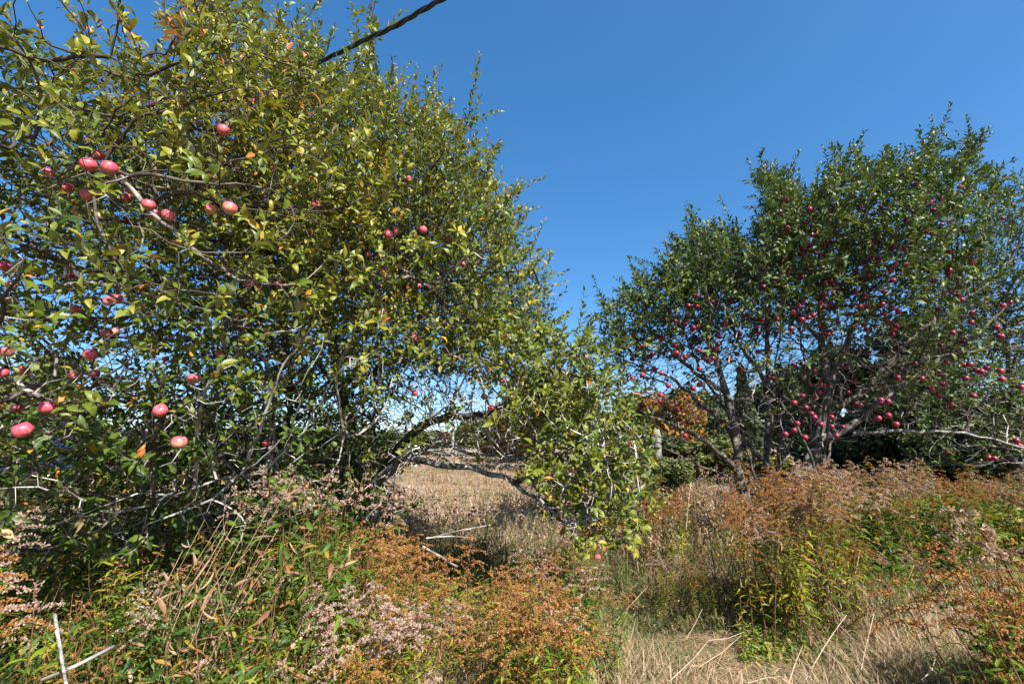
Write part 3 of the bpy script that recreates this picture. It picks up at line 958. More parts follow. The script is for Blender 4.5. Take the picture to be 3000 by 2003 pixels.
tB = at(2395, 1290, 6.9)
limbsB = [
    ('trunk', [np.array([4.5, 6.9, -0.05]), at(2370, 1390, 6.85), tB, at(2420, 1150, 6.9), at(2410, 1000, 7), at(2400, 880, 7), at(2355, 720, 7), at(2330, 560, 7)], 0.11, 0.012, M['bark'],
     'thick grey trunk leaning right'),
    ('trunk', [np.array([3.62, 7.1, -0.05]), at(2165, 1380, 7.05), at(2162, 1300, 7.05), at(2125, 1150, 7.1), at(2080, 1000, 7.2), at(2020, 900, 7.1), at(1970, 800, 7), at(1950, 700, 6.9)],
     0.10, 0.012, M['bark'], 'grey trunk leaning left'),
    ('trunk', [np.array([4.0, 7.3, -0.05]), at(2250, 1350, 7.3), at(2250, 1200, 7.3), at(2232, 1100, 7.3), at(2160, 1000, 7.2), at(2130, 900, 7.1), at(2150, 780, 7.0)], 0.08, 0.012, M['bark'], None),
    ('limb', [at(2420, 1150, 6.9), at(2500, 950, 7), at(2560, 760, 7.1), at(2620, 600, 7), at(2710, 440, 7)], 0.055, 0.010, M['bark'], None),
    ('limb', [tB, at(2480, 1255, 6.8), at(2640, 1130, 6.5), at(2800, 1030, 6.3), at(2950, 900, 6.2)], 0.06, 0.010, M['bark'], None),
    ('limb', [at(2500, 1270, 6.75), at(2600, 1263, 6.5), at(2700, 1262, 6.3), at(2870, 1275, 6.0), at(3000, 1312, 5.8)], 0.028, 0.012, M['lichen'], 'long pale limb running level to the right'),
    ('limb', [at(2425, 1210, 6.9), at(2540, 1140, 6.7), at(2640, 1020, 6.6), at(2750, 930, 6.5), at(2900, 830, 6.4)], 0.05, 0.010, M['bark'], None),
    ('limb', [at(2600, 1080, 6.65), at(2720, 1050, 6.4), at(2860, 1030, 6.2), at(2990, 1010, 6.0)], 0.03, 0.008, M['bark'], None),
    ('limb', [at(2160, 1330, 7.05), at(2130, 1245, 7.0), at(2060, 1190, 6.95), at(1980, 1120, 6.9), at(1900, 1080, 6.8), at(1800, 1060, 6.7)], 0.05, 0.008, M['bark'], None),
    ('limb', [at(2155, 1370, 7.05), at(2060, 1290, 6.9), at(1960, 1240, 6.8), at(1850, 1180, 6.7), at(1775, 1080, 6.6)], 0.045, 0.008, M['bark'], None),
    ('limb', [at(2130, 1395, 7.0), at(2010, 1345, 6.8), at(1930, 1300, 6.7), at(1850, 1280, 6.6)], 0.02, 0.006, M['bark'], None),
    ('limb', [at(2250, 1150, 7.3), at(2250, 950, 7.3), at(2260, 800, 7.2), at(2275, 600, 7.1), at(2260, 480, 7.1)], 0.045, 0.008, M['bark'], None),
    ('limb', [at(2125, 1150, 7.1), at(2000, 1060, 6.9), at(1900, 960, 6.8), at(1830, 880, 6.7)], 0.04, 0.008, M['bark'], None),
    ('limb', [at(2410, 1000, 7), at(2340, 930, 6.8), at(2300, 860, 6.6), at(2260, 700, 6.5)], 0.035, 0.008, M['bark'], None),
    ('limb', [np.array([4.6, 6.95, 1.2]), np.array([5.2, 8.0, 2.6]), np.array([5.6, 8.6, 3.8])], 0.05, 0.01, M['bark'], None),
    ('limb', [np.array([3.8, 7.15, 1.3]), np.array([3.5, 8.1, 2.6]), np.array([3.3, 8.5, 3.6])], 0.045, 0.01, M['bark'], None),
]
for k in range(13):      # thin stems fanning up from the trunks
    b_ = [np.array([4.5, 6.95, 0.9]), np.array([3.62, 7.1, 0.7]), np.array([4.0, 7.3, 0.8])][k % 3] + rng.normal(0, 0.06, 3)
    a_ = rng.uniform(-1.1, 1.1)
    e_ = b_ + np.array([2.0 * math.sin(a_), rng.uniform(-0.9, 0.7), 2.6 * math.cos(a_ * 0.8)]) * rng.uniform(0.75, 1.15)
    m_ = (b_ + e_) / 2 + np.array([-0.15 * math.sin(a_), 0, 0.22]) + rng.normal(0, 0.08, 3)
    limbsB.append(('stem', [b_, (b_ + m_) / 2 + rng.normal(0, 0.03, 3), m_, (m_ + e_) / 2 + rng.normal(0, 0.07, 3), e_], 0.024, 0.006, M['bark'], None))
polyB = [(x * S, y * S) for x, y in [
    (1375, 800), (1380, 740), (1375, 700), (1410, 675), (1450, 660), (1460, 640), (1510, 620), (1530, 590), (1570, 575), (1600, 530), (1640, 530), (1670, 545), (1690, 520),
    (1715, 600), (1745, 560), (1760, 480), (1742, 395), (1765, 400), (1785, 400), (1830, 450), (1870, 450), (1895, 410), (1918, 360), (1945, 385), (1990, 380), (2050, 375), (2105, 370),
    (2138, 305), (2160, 355), (2195, 370), (2225, 325), (2250, 370), (2275, 430), (2310, 480), (2360, 560), (2360, 1010), (2260, 1000), (2100, 1000), (1900, 1020),
    (1700, 1040), (1560, 1010), (1480, 970), (1430, 920), (1395, 860)]]
EB = [((4.9, 7.2, 4.3), (2.2, 2.1, 2.6)), (tuple(at(2300, 600, 7.0)), (0.8, 1.1, 0.9), 1.3), (tuple(at(2790, 500, 7.0)), (0.8, 1.0, 0.9), 1.3), ((2.9, 7.0, 3.3), (1.7, 1.8, 1.7)), ((5.7, 6.6, 2.5), (1.5, 1.3, 1.2), 0.8), ((4.0, 7.1, 2.2), (1.9, 1.3, 1.0), 0.7)]


def leafB(P):
    px, py, f = proj(P)
    top = 560 + 0.00045 * (px - 2450) ** 2
    h = (py - top) / 330.0                   # 0 at the leafy shell, past 1 in the bare inside
    q = np.clip(1.5 - 1.0 * h, 0.08, 0.98)
    q = np.where(px < 1900, np.maximum(q, np.clip(1.0 - (py - 950) / 250, 0.15, 0.95)), q)
    q = np.where(px > 2720, np.maximum(q, 0.55), q)
    q = np.where(py > 1180, 0.06, q)
    return q


treeB, PB = apple_tree('dark-leaved old apple tree with several grey trunks, crowded with crimson apples', limbsB, EB, polyB, 24000, leafB,
                       (M['leafB'], M['leafB_o'], M['twig']), 0.100, rnd_fn=lambda B: 0.42 + 0.1 * np.sin(B[:, 0] * 2.1 + B[:, 2]), apples=right_apples, group='apple trees',
                       step=0.095, infl=0.8, kill=0.112, cap=34000)

# third tree, at the right edge ------------------------------------
limbsC = [('trunk', [np.array([9.4, 8.6, -0.05]), np.array([9.5, 8.7, 1.2]), np.array([9.7, 8.8, 2.6]), np.array([9.8, 8.8, 4.2])], 0.11, 0.02, M['bark'], None),
          ('limb', [np.array([9.5, 8.7, 1.0]), np.array([8.6, 8.4, 1.8]), np.array([7.9, 8.2, 2.7])], 0.06, 0.012, M['bark'], None),
          ('limb', [np.array([9.6, 8.75, 1.8]), np.array([9.1, 8.2, 3.0]), np.array([8.7, 8.0, 4.2])], 0.05, 0.012, M['bark'], None),
          ('limb', [np.array([9.6, 8.75, 1.6]), np.array([10.4, 8.2, 2.6]), np.array([11.2, 8.0, 3.4])], 0.05, 0.012, M['bark'], None),
          ('limb', [np.array([9.4, 8.65, 0.8]), np.array([8.9, 7.8, 1.2]), np.array([8.3, 7.2, 1.4])], 0.04, 0.012, M['bark'], None)]
EC = [((9.7, 8.8, 4.2), (2.4, 2.0, 2.6)), ((8.3, 8.2, 1.7), (1.4, 1.3, 1.2), 1.3)]
polyC = [(x * S, y * S) for x, y in [(2240, 500), (2265, 420), (2290, 400), (2330, 390), (2420, 380), (2420, 1080), (2050, 1080), (2050, 900), (2150, 700)]]
third_apples = [(at(x, y, 7.9), 0.038) for x, y in [(2960, 885), (2938, 640), (2985, 950), (2925, 1010), (2952, 1100)]]
treeC, PC = apple_tree('third apple tree at the edge, half hidden by the crimson-fruited one', limbsC, EC, polyC, 10000,
                       lambda P: np.clip(0.9 - 0.25 * (2.2 - P[:, 2]), 0.5, 0.97), (M['leafB'], M['leafB_o'], M['twig']), 0.09,
                       rnd_fn=lambda B: 0.45 + 0.1 * np.sin(B[:, 0] * 2.1 + B[:, 2]), apples=third_apples, group='apple trees', step=0.11, infl=0.8, kill=0.15, cap=16000, n_leaf_parts=120)


# ------------------------------------------------------------------ apples
def apple_material(name, top, side, low, rough, freckle):
    m, n, l, p, out = new_mat(name)
    tc = n.new('ShaderNodeTexCoord')
    sx = n.new('ShaderNodeSeparateXYZ')
    l.new(tc.outputs['Object'], sx.inputs[0])
    oi = n.new('ShaderNodeObjectInfo')
    nz = n.new('ShaderNodeTexNoise')
    nz.inputs['Scale'].default_value = 2.4
    nz.inputs['Detail'].default_value = 6
    mp = n.new('ShaderNodeMapping')
    mp.inputs['Scale'].default_value = (1, 1, 0.35)
    l.new(tc.outputs['Object'], mp.inputs[0])
    cb = n.new('ShaderNodeVectorMath')
    cb.operation = 'ADD'
    l.new(mp.outputs[0], cb.inputs[0])
    l.new(oi.outputs['Random'], cb.inputs[1])
    l.new(cb.outputs[0], nz.inputs['Vector'])
    a = n.new('ShaderNodeMath')
    a.operation = 'MULTIPLY_ADD'
    l.new(sx.outputs[2], a.inputs[0])
    a.inputs[1].default_value = 0.16
    l.new(nz.outputs[0], a.inputs[2])
    b = n.new('ShaderNodeMath')
    b.operation = 'MULTIPLY_ADD'
    l.new(oi.outputs['Random'], b.inputs[0])
    b.inputs[1].default_value = 0.26
    l.new(a.outputs[0], b.inputs[2])
    r = ramp(n, [(0.38, low), (0.56, side), (0.8, top)])
    l.new(b.outputs[0], r.inputs[0])
    vo = n.new('ShaderNodeTexVoronoi')
    vo.inputs['Scale'].default_value = 6.5
    l.new(cb.outputs[0], vo.inputs['Vector'])
    vr = ramp(n, [(0.0, (0.12, 0.10, 0.08)), (0.05, (0.35, 0.3, 0.25)), (0.075, (1, 1, 1))])
    l.new(vo.outputs['Distance'], vr.inputs[0])
    mu = n.new('ShaderNodeMix')
    mu.data_type = 'RGBA'
    mu.blend_type = 'MULTIPLY'
    mu.inputs[0].default_value = freckle
    l.new(r.outputs[0], mu.inputs[6])
    l.new(vr.outputs[0], mu.inputs[7])
    l.new(mu.outputs[2], p.inputs['Base Color'])
    p.inputs['Roughness'].default_value = rough
    p.inputs['Specular IOR Level'].default_value = 0.45
    return m


M['appleA'] = apple_material('pink_apple_skin', (0.46, 0.050, 0.092), (0.50, 0.115, 0.115), (0.52, 0.27, 0.15), 0.46, 0.9)
M['appleB'] = apple_material('crimson_apple_skin', (0.13, 0.008, 0.026), (0.215, 0.014, 0.038), (0.36, 0.055, 0.05), 0.42, 0.5)
M['stalk'] = plain('apple_stalk', (0.09, 0.055, 0.03), 0.7)


def apple_mesh(mat, seed):
    q = np.random.default_rng(seed)
    prof = [(0.0, 0.70), (0.16, 0.80), (0.34, 0.92), (0.62, 0.90), (0.88, 0.62), (1.0, 0.18), (0.97, -0.25), (0.80, -0.62), (0.52, -0.87), (0.28, -0.90), (0.12, -0.80), (0.0, -0.76)]
    k = 14
    ang = np.arange(k) * 2 * math.pi / k
    lob = 1 + 0.03 * np.cos(5 * ang + q.uniform(0, 6)) + 0.03 * np.cos(2 * ang + q.uniform(0, 6))
    V = [[0, 0, prof[0][1]]]
    for r_, z in prof[1:-1]:
        for a, b in zip(ang, lob):
            V.append([r_ * b * math.cos(a), r_ * b * math.sin(a), z * 0.92])
    V.append([0, 0, prof[-1][1]])
    nr = len(prof) - 2
    tri, quad = [], []
    for j in range(k):
        j2 = (j + 1) % k
        tri.append([0, 1 + j, 1 + j2])
        tri.append([len(V) - 1, 1 + (nr - 1) * k + j2, 1 + (nr - 1) * k + j])
        for i in range(nr - 1):
            quad.append([1 + i * k + j, 1 + (i + 1) * k + j, 1 + (i + 1) * k + j2, 1 + i * k + j2])
    return mesh_np('apple', V, [np.array(tri), np.array(quad)], mat, smooth=True)


def stalk_mesh():
    g = Geo()
    tube(g, [[0, 0, 0.66], [0.02, 0.02, 0.95], [0.09, 0.03, 1.30]], [0.035, 0.03, 0.045], 5)
    return g.mesh('stalk', M['stalk'])


AM_A = [apple_mesh(M['appleA'], s) for s in range(4)]
AM_B = [apple_mesh(M['appleB'], s) for s in range(4)]
SM = stalk_mesh()
SM.name = 'stalk'


def put_apple(p, r, meshes, label, group, stalk, nodes, hang=True):
    o = bpy.data.objects.new('apple', meshes[rng.integers(0, 4)])
    COL.objects.link(o)
    o.location = p
    s = r
    o.scale = (s, s, s * rng.uniform(0.92, 1.02))
    o.rotation_euler = (rng.normal(0, 0.28), rng.normal(0, 0.28), rng.uniform(0, 6.28))
    tag(o, label, 'apple', group)
    if stalk:
        c = bpy.data.objects.new('stalk', SM)
        COL.objects.link(c)
        c.parent = o
    return o


ORD = ['first', 'second', 'third', 'fourth', 'fifth', 'sixth', 'seventh', 'eighth', 'ninth', 'tenth', 'eleventh', 'twelfth', 'thirteenth', 'fourteenth', 'fifteenth',
       'sixteenth', 'seventeenth', 'eighteenth', 'nineteenth', 'twentieth', 'twenty-first', 'twenty-second', 'twenty-third', 'twenty-fourth', 'twenty-fifth', 'twenty-sixth',
       'twenty-seventh', 'twenty-eighth', 'twenty-ninth', 'thirtieth']


def rank_labels(pts, spots, axis=0, words=('from the left',), head='apple'):
    """A label for each point: its place in the order among those round the same landmark."""
    own = [min(range(len(spots)), key=lambda k: (p[0] - spots[k][0]) ** 2 + (p[1] - spots[k][1]) ** 2) for p in pts]
    out = [None] * len(pts)
    for k, s in enumerate(spots):
        mem = [i for i in range(len(pts)) if own[i] == k]
        mem.sort(key=lambda i: pts[i][axis])
        for q, i in enumerate(mem):
            if len(mem) == 1:
                out[i] = head + ' alone ' + s[2]
            elif q == 0:
                out[i] = ('topmost ' if axis else 'leftmost ') + head + ' ' + s[2]
            elif q == len(mem) - 1:
                out[i] = ('lowest ' if axis else 'rightmost ') + head + ' ' + s[2]
            else:
                out[i] = head + ' ' + ORD[q] + ' ' + words[0] + ' ' + s[2]
    return out


left_spots = [(290, 480, 'in the cluster hanging below the upper left sky gap'), (170, 540, 'on the far left bough under the top leaves'), (440, 600, 'in the bunch on the grey horizontal twig'),
              (645, 610, 'of the pair on the dark fork right of the bunch'), (655, 380, 'high among the leaves of the left tree crown'),
              (370, 565, 'just above the bunch on the grey twig'),
              (920, 640, 'in the sunlit middle of the left tree crown'), (1180, 690, 'near the right flank of the left tree crown'), (1320, 770, 'by the right outline of the left tree'),
              (1215, 990, 'in the thin right middle of the left tree'), (760, 830, 'in the shaded heart of the left tree'), (320, 880, 'just under the long grey limb at left'),
              (290, 1010, 'in the twiggy left side below the long limb'), (600, 1080, 'among the bare twigs in the left tree middle'), (20, 820, 'at the left edge beside the long limb'),
              (40, 1080, 'at the left edge among the low twigs'), (100, 1220, 'low at the left above the blue car'), (500, 1250, 'over the white dead branch'),
              (780, 1300, 'beside the lichen-crusted stem'), (1300, 1260, 'over the low lichen-whitened limb'), (1440, 1150, 'in the yellowish low lobe of the left tree'),
              (1750, 1633, 'hanging low beneath the yellowish lobe near the grass')]
lpx = [(x * S, y * S) for x, y, r in LEFT_APPLES]
for (p, r), (x, y, rp), lab in zip(left_apples, LEFT_APPLES, rank_labels(lpx, left_spots, 0, head='pink apple')):
    put_apple(p, r, AM_A, lab, 'pink apples on the left tree', rp >= 10, PA)
right_spots = [(2700, 560, 'under the highest shoots of the right tree'), (2650, 600, 'by the upper right limb of the right tree'), (2780, 655, 'high at the right of the crimson-fruited tree'),
               (2530, 620, 'in the leafy top of the right tree'), (2360, 620, 'in the upper left crown of the right tree'), (2440, 680, 'below the leafy top of the right tree'),
               (2410, 730, 'above the sky gap in the right tree'), (2300, 640, 'at the upper left corner of the right tree'), (2500, 750, 'round the upper main fork of the right tree'),
               (2600, 710, 'right of the upper main fork of the right tree'), (2640, 800, 'in the right middle of the crimson-fruited tree'), (2450, 820, 'on the middle fork of the right tree'),
               (2350, 790, 'left of the sky gap in the right tree'), (2780, 800, 'at the shaded right of the crimson-fruited tree'), (2150, 800, 'in the left dome of the right tree'),
               (2030, 930, 'along the lower left dome of the right tree'), (1920, 1010, 'on the far left drooping twigs of the right tree'), (1880, 1100, 'above the far left bare branches'),
               (2090, 1040, 'before the blue gap by the left trunk'), (2110, 990, 'over the blue gap by the left trunk'), (2200, 900, 'on the left inner branches of the right tree'),
               (2240, 1010, 'on the thin inner stems of the right tree'), (2290, 900, 'beside the middle stems of the right tree'), (2400, 930, 'just left of the main grey trunk'),
               (2500, 910, 'just right of the main grey trunk top'), (2580, 960, 'in the right middle twigs of the right tree'), (2620, 900, 'above the slanting right limb'),
               (2680, 1000, 'on the slanting right limb of the right tree'), (2800, 980, 'on the upper level twigs at right'), (2830, 1070, 'on the drooping right end of the right tree'),
               (2920, 1080, 'at the far right bunch of the right tree'), (2760, 1140, 'in front of the dark shade at right'), (2600, 1180, 'over the low right limb of the right tree'),
               (2510, 1170, 'at the crossing of the low right limbs'), (2400, 1150, 'in the hanging bunch before the main trunk'), (2380, 1230, 'lowest before the main trunk of the right tree'),
               (2320, 1200, 'on the bare hanging twigs left of the main trunk'), (2180, 1150, 'between the two grey trunks'), (2350, 1080, 'above the hanging bunch of the right tree')]
for (p, r), lab in zip(right_apples, rank_labels(right_px, right_spots, 1, ('from the top',), 'crimson apple')):
    put_apple(p, r, AM_B, lab, 'crimson apples on the right tree', False, PB)
for (p, r), lab in zip(third_apples, ['dark apple third from the top at the far right edge', 'dark apple highest at the far right edge tree', 'dark apple at the frame edge below the middle one',
                                       'dark apple near the low right edge leaves', 'lowest dark apple at the far right edge']):
    put_apple(p, r, AM_B, lab, 'apples on the edge tree', False, PC)
print('apples', round(time.time() - T0, 1))

# ------------------------------------------------------------------ far hills and trees
M['hill'] = noise_mat('hill_woods', [(0.35, (0.030, 0.042, 0.022)), (0.6, (0.055, 0.065, 0.030)), (0.75, (0.10, 0.075, 0.03))], 0.09, detail=8)
g = Geo()
xs = np.linspace(-700, 700, 160)
prof = 6 + 5 * vnoise(xs, xs * 0, 0.012, 4) + 1.2 * vnoise(xs, xs * 0, 0.11, 6)
rows = []
for k, (dy, hh) in enumerate([(0, -0.5), (8, 0.55), (30, 0.85), (70, 1.0), (200, -0.5)]):
    rows.append(np.stack([xs, 330 + dy + 20 * np.sin(xs * 0.006), np.where(hh < 0, -1.0, prof * hh) + (rng.random(len(xs)) * 0.8 if hh > 0 else 0)], -1))
Vh = np.concatenate(rows)
m_ = len(xs)
q_ = (np.arange(4)[:, None] * m_ + np.arange(m_ - 1)[None]).ravel()
hl = link('hills', mesh_np('hills', Vh, [np.stack([q_, q_ + 1, q_ + m_ + 1, q_ + m_], -1)], M['hill'], smooth=True))
tag(hl, 'low wooded ridge along the horizon', kind='structure')

BGC = {
    'green': [(0.0, (0.035, 0.055, 0.018)), (0.5, (0.085, 0.112, 0.030)), (1.0, (0.17, 0.18, 0.05))],
    'yellow': [(0.0, (0.08, 0.085, 0.018)), (0.5, (0.18, 0.155, 0.028)), (1.0, (0.32, 0.19, 0.035))],
    'orange': [(0.0, (0.10, 0.06, 0.015)), (0.5, (0.27, 0.125, 0.025)), (1.0, (0.42, 0.19, 0.035))],
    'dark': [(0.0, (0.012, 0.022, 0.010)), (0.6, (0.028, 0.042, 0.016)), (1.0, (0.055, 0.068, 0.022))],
    'red': [(0.0, (0.13, 0.025, 0.02)), (1.0, (0.34, 0.07, 0.045))],
}
for k_, st in BGC.items():
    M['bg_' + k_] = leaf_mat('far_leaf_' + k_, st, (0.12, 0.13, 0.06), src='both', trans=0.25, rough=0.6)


def crown_mesh(kind, seed, n, leaf, shape):
    """Ragged crown about 1 m wide and high units: lobes of small leaf faces round limb ends."""
    q = np.random.default_rng(seed)
    if shape == 'fir':
        t = q.random(n) ** 0.8
        lay = np.round(t * 13) / 13 + q.normal(0, 0.010, n)
        rmax = 0.30 * (1.02 - t) * (0.75 + 0.35 * np.sin(q.integers(0, 9, n) * 0.7 + lay * 40))
        rr = rmax * np.sqrt(q.random(n))
        a = q.random(n) * 6.283
        C = np.stack([rr * np.cos(a), rr * np.sin(a), 0.06 + lay * 0.94 - rr * 0.35], -1)
    else:
        nl = 26 if shape == 'tree' else 20
        z0 = 0.22 if shape == 'tree' else 0.05
        L = []
        while len(L) < nl:
            u = q.normal(size=3)
            u /= np.linalg.norm(u)
            p = u * (q.random() ** 0.4) * np.array([0.40, 0.40, 0.36 if shape == 'tree' else 0.42]) + np.array([0, 0, 0.60 if shape == 'tree' else 0.48])
            if p[2] > z0:
                L.append((p, q.uniform(0.09, 0.19)))
        w = np.array([r ** 2 for _, r in L])
        ids = q.choice(nl, n, p=w / w.sum())
        u = q.normal(size=(n, 3))
        u /= np.linalg.norm(u, axis=1, keepdims=True)
        rad = np.array([r for _, r in L])[ids] * (0.45 + 0.65 * q.random(n) ** 0.6)
        C = np.array([p for p, _ in L])[ids] + u * rad[:, None] * np.array([1.1, 1.1, 0.85])
    ax = q.normal(size=(n, 3)) + np.array([0, 0, -0.2])
    nr = q.normal(size=(n, 3)) * 0.8 + np.array([0, 0, 0.8])
    LL = leaf * q.uniform(0.6, 1.4, n)
    V, F, r = strips(C, ax, nr, LL, LL * q.uniform(0.3, 0.5, n), np.full(n, 0.6), np.full(n, 0.2), np.clip(q.normal(0.5, 0.2, n), 0, 1), [(0, 0.3), (0.5, 1), (1, 0.1)], cols=2)
    return mesh_np('crown', V, [F], M['bg_' + kind], r)


def trunk_mesh(seed, shape):
    q = np.random.default_rng(seed + 77)
    g = Geo()
    tube(g, [[0, 0, -0.01], [0.01, 0, 0.2], [0.0, 0.02, 0.5], [0.02, 0.0, 0.85 if shape == 'fir' else 0.7]], [0.03, 0.024, 0.016, 0.005], 7, wob=0.08)
    if shape != 'fir':
        for k in range(7):
            a = k * 2.4 + q.uniform(0, 1)
            z = q.uniform(0.12, 0.4)
            e = np.array([0.3 * math.cos(a), 0.3 * math.sin(a), z + q.uniform(0.2, 0.42)])
            tube(g, [[0, 0, z], e * np.array([0.5, 0.5, 0]) + np.array([0, 0, z + 0.6 * (e[2] - z)]), e], [0.014, 0.009, 0.003], 5)
    return g.mesh('trunk', M['bark_dark'], True)


crowns = {}
for kind, shape, n, leaf in [('green', 'tree', 6500, 0.042), ('green', 'bush', 5200, 0.05), ('yellow', 'tree', 6500, 0.042), ('orange', 'tree', 6500, 0.042), ('dark', 'bush', 6000, 0.05),
                             ('dark', 'fir', 5200, 0.055), ('yellow', 'bush', 5000, 0.05), ('red', 'bush', 2600, 0.07), ('dark', 'tree', 6500, 0.045)]:
    for v in range(2):
        crowns[kind, shape, v] = (crown_mesh(kind, hash_ := (len(crowns) * 7 + 5), n, leaf, shape), trunk_mesh(hash_, shape))
# pixel x, pixel y of the top, distance, width in pixels, kind, shape, label
BGT = [
    (1600, 1085, 26, 330, 'yellow', 'tree', 'broad yellow-green tree turning orange behind the low lobe of the left tree'),
    (1520, 1150, 34, 200, 'orange', 'tree', 'orange autumn tree left behind the broad yellow-green one'),
    (1965, 1140, 30, 190, 'orange', 'tree', 'small orange tree seen through the left branches of the right apple tree'),
    (1850, 1165, 33, 210, 'green', 'tree', 'rounded green tree between the two apple trees'),
    (1740, 1180, 36, 200, 'green', 'tree', 'grey-green tree just right of the yellowish lobe'),
    (2060, 1160, 36, 220, 'green', 'tree', 'green tree behind the left trunk of the right apple tree'),
    (2170, 1085, 26, 120, 'dark', 'fir', 'dark fir rising behind the bare stems of the right apple tree'),
    (2260, 1130, 28, 200, 'green', 'tree', 'green tree right of the dark fir'),
    (2380, 1020, 19, 300, 'dark', 'tree', 'dark leafy tree closing the view behind the main grey trunk'),
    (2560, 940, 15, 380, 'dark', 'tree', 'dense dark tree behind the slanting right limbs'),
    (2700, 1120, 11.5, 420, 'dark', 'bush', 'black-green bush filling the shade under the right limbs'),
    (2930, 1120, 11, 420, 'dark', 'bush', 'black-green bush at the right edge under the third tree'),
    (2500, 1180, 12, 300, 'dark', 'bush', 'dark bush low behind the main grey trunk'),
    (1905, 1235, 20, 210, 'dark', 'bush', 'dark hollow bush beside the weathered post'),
    (1945, 1302, 13.5, 150, 'green', 'bush', 'low green bush in front of the weathered post'),
    (2060, 1270, 19, 210, 'green', 'bush', 'light green bush right of the weathered post'),
    (1780, 1270, 21, 190, 'yellow', 'bush', 'yellow-green bush below the grey-green tree'),
    (1845, 1275, 17, 80, 'red', 'bush', 'small red-leaved bush beyond the yellowish lobe'),
    (2230, 1290, 17, 200, 'yellow', 'bush', 'yellowish bush between the two grey trunks'),
    (1420, 1225, 48, 180, 'green', 'tree', 'distant green tree seen through the white twigs'),
    (1330, 1250, 52, 170, 'green', 'tree', 'distant green tree over the low whitened limb'),
    (1470, 1275, 28, 150, 'orange', 'bush' if False else 'tree', 'small rusty tree beyond the white twigs'),
    (1250, 1268, 55, 160, 'dark', 'tree', 'distant dark tree left of the white box'),
    (1100, 1265, 60, 190, 'green', 'tree', 'distant tree behind the leaning brown stem'),
    (950, 1262, 62, 200, 'dark', 'tree', 'distant tree behind the main dark trunk'),
    (780, 1262, 58, 210, 'green', 'tree', 'distant tree behind the straight grey stem'),
    (620, 1255, 55, 220, 'yellow', 'tree', 'distant olive tree behind the white dead branch'),
    (470, 1250, 50, 230, 'green', 'tree', 'distant rounded tree left of the olive one'),
    (320, 1235, 42, 230, 'green', 'tree', 'green tree to the right of the blue car'),
    (200, 1180, 36, 260, 'yellow', 'tree', 'olive tree right behind the blue car'),
    (60, 1000, 27, 330, 'green', 'tree', 'tall green tree at the left edge behind the blue car'),
]
seen_kind = {}
for i, (px, py, d, wpx, kind, shape, lab) in enumerate(BGT):
    top = at(px, py, d)
    h = top[2]
    w = wpx / FPX * d * 1.02
    v = i % 2
    cm, tm = crowns[kind, shape, v]
    r = empty('background_tree' if shape != 'bush' else 'bush', lab, 'tree' if shape != 'bush' else 'bush', (top[0], top[1], 0), rng.uniform(0, 6.28), 'trees beyond the meadow')
    wf = {'fir': 0.6, 'tree': 0.98, 'bush': 0.95}[shape]
    r.scale = (w / wf, w / wf, h / 1.0)
    for nm, me in (('trunk', tm), ('crown', cm)):
        o = link(nm, me, r)
        if nm == 'crown':
            o['kind'] = 'stuff'

# ------------------------------------------------------------------ cable overhead
M['cable'] = plain('cable_rubber', (0.012, 0.012, 0.013), 0.5)
M['wire'] = plain('bare_wire', (0.06, 0.06, 0.06), 0.45, 0.3)
cpts = smooth_path([at(1800, -300, 1.5), at(1560, -140, 1.95), at(1290, 0, 2.6), at(1175, 68, 2.95), at(1048, 128, 3.3), at(930, 186, 3.65), at(818, 238, 4.05), at(640, 320, 4.8), at(430, 405, 6.2), at(300, 460, 8.0), at(200, 505, 11.0)], 0.06)
cr = empty('overhead_cable', 'thick black twisted cable crossing the sky above the left apple tree', 'cable')
seg = np.concatenate([[0], np.cumsum(np.linalg.norm(np.diff(cpts, axis=0), axis=1))])
tg_ = unit(np.gradient(cpts, axis=0))
s1 = unit(np.cross(tg_, [0, 0, 1.0]))
s2 = np.cross(s1, tg_)
for k in range(3):
    ph = seg * 2 * math.pi / 0.62 + k * 2.094
    g = Geo()
    rr = 0.0105 if k < 2 else 0.0065
    tube(g, cpts + 0.0115 * (np.cos(ph)[:, None] * s1 + np.sin(ph)[:, None] * s2), rr, 8)
    link('strand', g.mesh('strand', M['cable'] if k < 2 else M['wire'], True), cr)

# ------------------------------------------------------------------ post, board, white box, far wires, poles
M['wood'] = noise_mat('weathered_wood', [(0.3, (0.10, 0.095, 0.088)), (0.6, (0.23, 0.22, 0.205)), (0.75, (0.33, 0.32, 0.30))], 5, stretch=(6, 6, 0.8), bump=0.7)
M['white'] = plain('white_paint', (0.78, 0.78, 0.77), 0.55)
g = Geo()
b0 = at(1928, 1340, 16)
b0[2] = -0.05
tube(g, [b0 * [1, 1, 0] + [0, 0, z] + np.array([dx, 0, 0]) for z, dx in ((-0.05, 0), (0.6, 0.02), (1.2, 0.0), (1.75, 0.03), (1.98, 0.02))], [0.15, 0.14, 0.135, 0.12, 0.07], 10, wob=0.14)
o = link('weathered_post', g.mesh('weathered_post', M['wood']))
tag(o, 'weathered grey post standing in the bushes left of the right apple tree', 'post')


def box(g, c, s, rnd=0.5):
    c, s = np.array(c, float), np.array(s, float) / 2
    V = np.array([[x, y, z] for x in (-1, 1) for y in (-1, 1) for z in (-1, 1)]) * s + c
    g.add(V, [np.array([[0, 1, 3, 2], [4, 6, 7, 5], [0, 4, 5, 1], [2, 3, 7, 6], [0, 2, 6, 4], [1, 5, 7, 3]])], rnd)


def bevelled(o, w, seg=2):
    md = o.modifiers.new('bevel', 'BEVEL')
    md.width = w
    md.segments = seg
    md.limit_method = 'ANGLE'
    return o


